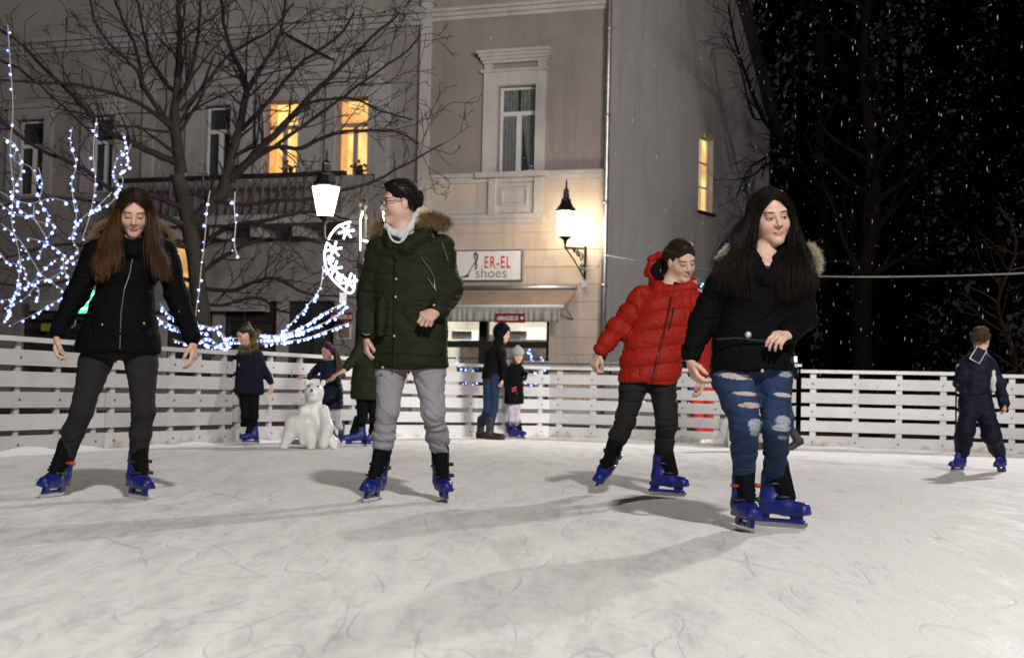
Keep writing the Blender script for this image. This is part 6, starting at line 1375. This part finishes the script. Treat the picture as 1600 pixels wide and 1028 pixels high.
# skater half hidden behind the ripped jeans
k=Person(19.6,(1222,700),'skater in black jacket and jeans mostly hidden behind the black-haired girl',None,RB,.95)
k.head((1206,522,0),-90,-5,0,1.)
aL=boot(k,Gd(1200,702),(-1,-.1,0),(0,0,1),Mbt); aR=boot(k,P(1248,697,19.7),(-.72,.0,-.45),(.42,0,.9),Mbt)
aA=[k.p((1190,550)),k.p((1185,575)),k.p((1180,595))]; aB=[k.p((1232,548)),k.p((1240,568,-.05)),k.p((1240,588,-.12))]
k.body(skb,k.p((1208,538)),k.p((1212,610)),[aA,aB],[(aB[2],(0,-.1,-1),(-1,0,0),.8,.9,-1)],[[k.p((1205,615)),k.p((1202,655)),k.cuffs[0],aL],[k.p((1221,615)),k.p((1234,655)),k.cuffs[1],aR]])
k.torso('jacket',M_black,[(1208,538,0,11,.08),(1210,546,0,22,.12),(1212,575,0,20,.13),(1213,612,0,20,.13)],[[J(aA[0],.06),J(aA[1],.055),J(aA[2],.045)],[J(aB[0],.062),J(aB[1],.058),J(aB[2],.05)]],None,dw(.008,7))
bm=MB(); q=k.p((1240,561,-.12)); 
for (a,b_) in ((-.05,.05),): bm.quadbox([q+V3(x,y,z) for x,y,z in ((-.045,-.012,-.04),(.045,-.002,-.04),(.045,.008,-.04),(-.045,.0,-.04),(-.045,-.012,.035),(.045,-.002,.035),(.045,.008,.035),(-.045,.0,.035))])
bm.build('sleeve_patch',M_wl,k.root)
text('COM',k.p((1237,573,-.13)),V3(1,0,0),UZ,.055,M_wl,k.root,'sleeve_lettering',bold=.02)
k.limbs('jeans',Mdn,[[J(k.p((1206,605)),.085),J(k.p((1203,655)),.062),J(k.cuffs[0]-V3(0,0,.04),.052)],[J(k.p((1220,605)),.085),J(k.p((1234,652)),.060),J(k.cuffs[1]-V3(0,0,.04),.045)]],.02); short_hair(k,Mh3,0)
# child beyond the barrier in pink hat
k=Person(24.3,(*P(1100,616,24.3)[:2],-.05),'child in pink hat, blue coat and red snow trousers standing beyond the barrier',None,RB,.75)
k.head((1093,560,0),-20,-5,0,1.15)
aL=boot(k,V3(*P(1094,616,24.3)[:2],-.05),(-.3,-.9,0),(0,0,1),Mbt,.8); aR=boot(k,V3(*P(1108,616,24.3)[:2],-.05),(.2,-.9,0),(0,0,1),Mbt,.8)
aA=[k.p((1082,580)),k.p((1078,595)),k.p((1080,608,-.1))]; aB=[k.p((1105,580)),k.p((1112,595)),k.p((1115,608))]
k.body(skb,k.p((1093,572)),k.p((1098,625)),[aA,aB],[],[[k.p((1093,628)),k.p((1093,655)),k.cuffs[0],aL],[k.p((1105,628)),k.p((1107,655)),k.cuffs[1],aR]])
k.torso('coat',cloth('blue_coat',(.02,.05,.25)),[(1093,571,0,9,.07),(1094,578,0,15,.1),(1095,595,0,16,.12),(1096,604,0,17,.12)],[[J(aA[0],.05),J(aA[1],.048),J(aA[2],.042)],[J(aB[0],.05),J(aB[1],.048),J(aB[2],.042)]],None,dw(.008,8))
k.limbs('snow_trousers',cloth('red_snow_trousers',(.50,.03,.03),.6),[[J(k.p((1090,602)),.13),J(k.p((1088,640)),.11),J(k.cuffs[0]-V3(0,0,.04),.08)],[J(k.p((1110,602)),.16),J(k.p((1115,640)),.13),J(k.cuffs[1]-V3(0,0,.04),.08)]],.03)
S=SDF(k.hc-.2,k.hc+.25,RB); S.ell(k.H(0,-.012,.05),V3(.10,.115,.095),k.R,.02); S.ell(k.H(0,-.02,.16),V3(.05,.05,.05),k.R,.03); S.rbox(k.H(0,.02,-.15),V3(.2,.2,.15),k.R,.01,.01,'s')
sdfobj('pink_hat',S,mat('pink_knit',(.50,.08,.42),.9,bump=1.,bscale=60),k.root)
# boy at right, back turned
k=Person(14.5,(1530,738),'boy in navy snowsuit with white side panels skating away at the far right',None,.0065,.79)
k.head((1533,531,0),150,-6,0,1.14,False)
sk=dict(res=.0065,detail=False); aL=skate(k,Gd(1497,737),(-.75,-.65,0),(.30,0,1),(M_shell,M_shell,M_blade,M_bkl,M_bkl),.84,**sk); aR=skate(k,Gd(1567,737),(-.60,-.78,0),(-.28,0,1),(M_shell,M_shell,M_blade,M_bkl,M_bkl),.84,**sk)
aA=[k.p((1505,572)),k.p((1499,598,-.12)),k.p((1506,612,-.30))]; aB=[k.p((1547,570)),k.p((1562,602,.0)),k.p((1570,628,-.03))]
k.body(skb,k.p((1530,551)),k.p((1524,620)),[aA,aB],[(aB[2],(.0,-.1,-1),(-1,0,0),.6,.8,-1)],[[k.p((1514,630)),k.p((1508,672,-.05)),k.cuffs[0],aL],[k.p((1537,630)),k.p((1551,680)),k.cuffs[1],aR]])
Mns=cloth('navy_snowsuit',(.004,.005,.016),.7)
js=k.torso('snow_jacket',Mns,[(1530,550,0,12,.08),(1527,560,0,22,.11),(1525,580,0,24,.13),(1524,600,0,22,.13),(1523,617,0,20,.12)],[[J(aA[0],.062),J(aA[1],.056),J(aA[2],.046)],[J(aB[0],.062),J(aB[1],.060),J(k.p((1569,632,-.03)),.052)]],None,dw(.011,9))
k.limbs('side_panel',cloth('white_panel',(.5,.5,.5)),[[J(k.p((1501,574,.0)),.045),J(k.p((1505,600,.0)),.04),J(k.p((1507,616,.0)),.04)]],.02); k.limbs('side_panel',cloth('white_panel',(.5,.5,.5)),[[J(k.p((1549,578,-.02)),.045),J(k.p((1551,592,.0)),.05),J(k.p((1552,608,.0)),.035)]],.02)
k.limbs('snow_trousers',Mns,[[J(k.p((1516,618)),.098),J(k.p((1514,640)),.095),J(k.p((1508,672,-.04)),.088),J(k.cuffs[0]-V3(0,0,.04),.075)],[J(k.p((1533,618)),.098),J(k.p((1538,640)),.095),J(k.p((1550,680)),.090),J(k.cuffs[1]-V3(0,0,.04),.075)]],.03,dw(.014,11))
T=[k.p(q) for q in ((1515,560,-.12),(1530,568,-.14),(1542,548,-.13),(1527,541,-.11))]
V=[]; 
for q in T: V.append(q)
for q in T: V.append(q+V3(0,.06,0))
fl=MB(); fl.quadbox(V); fl.build('collar_flap',Mns,js); MB().tube(T+[T[0]],.004,4).build('piping',M_wl,js)
short_hair(k,hairmat('sandy_hair',(.055,.034,.015),(.10,.06,.03)),900,.03,top=.01)
# ================================================================== WHITE BEAR SKATING AIDS
M_bear=mat('white_plastic',(.72,.72,.70),.4,spec=.5,coat=.1,var=.08,vscale=3)
bx=thing('bear_skating_aid',Gd(488,700),'white plastic polar bear skating aid held by the small girl','skating aid','white bear skating aids')
bd=16.6; bp=lambda x,y,o=0.:P(x,y,bd+o); b0=bx.location
S=SDF(np.array(b0)-V3(.5,.6,.03),np.array(b0)+V3(.5,.7,.95),.009)
S.ell(bp(491,612,-.02),V3(.105,.12,.10),None,.05); S.ell(bp(488,622,-.12),V3(.055,.07,.045),None,.04); S.cone(bp(490,625),bp(489,662),.085,.125,.06); S.ell(bp(488,668,.05),V3(.135,.16,.19),None,.05)
for x in (479,505): S.ell(bp(x,598,.02),V3(.030,.022,.038),None,.02)
S.chain([bp(474,640,-.08),bp(470,662,-.12),bp(474,690,-.1)],[.045,.05,.045],.04); S.chain([bp(506,640,-.06),bp(512,668,-.12),bp(505,694,-.14)],[.055,.06,.05],.04)
S.chain([bp(458,662,-.1),bp(480,660,-.12)],[.07,.08],.05); S.chain([bp(456,660,-.1),bp(452,680,-.1),bp(443,699,-.12)],[.07,.06,.05],.04); S.chain([bp(482,662,-.12),bp(484,682,-.12),bp(486,698,-.12)],[.07,.055,.045],.04); S.chain([bp(500,675,.1),bp(518,690,.0),bp(522,698,-.05)],[.12,.06,.035],.04)
S.ell(bp(466,668,-.10),V3(.10,.07,.075),None,.05); S.chain([bp(456,690,.35),bp(520,692,.35)],[.03,.03],.03); S.cone(bp(488,690,.3),bp(488,690,-.05),.06,.06,.05)
S.rbox(np.array(b0)-V3(0,0,.1),V3(.8,.8,.1),None,.001,.003,'s')
bo=sdfobj('bear_body',S,M_bear,bx,None,3)
bmk=mat('black_paint_dot',(.01,.01,.01),.3)
for (x,y,o,r) in ((483,603,-.118,.012),(497,603,-.118,.012)): MB().ball(bp(x,y,o),r,8).build('eye',bmk,bx,True)
S=SDF(bp(487,609,-.19)-.05,bp(487,609,-.19)+.05,.005); S.ell(bp(487,609.5,-.182),V3(.020,.012,.013)); sdfobj('nose',S,bmk,bx)
r2=bx.copy(); COL.objects.link(r2); r2.location=Gd(1124,697); r2.rotation_euler=(0,0,.9); r2['label']='white bear skating aid mostly hidden behind the ripped jeans by the barrier'
for ch in list(bx.children): c=ch.copy(); COL.objects.link(c); c.parent=r2
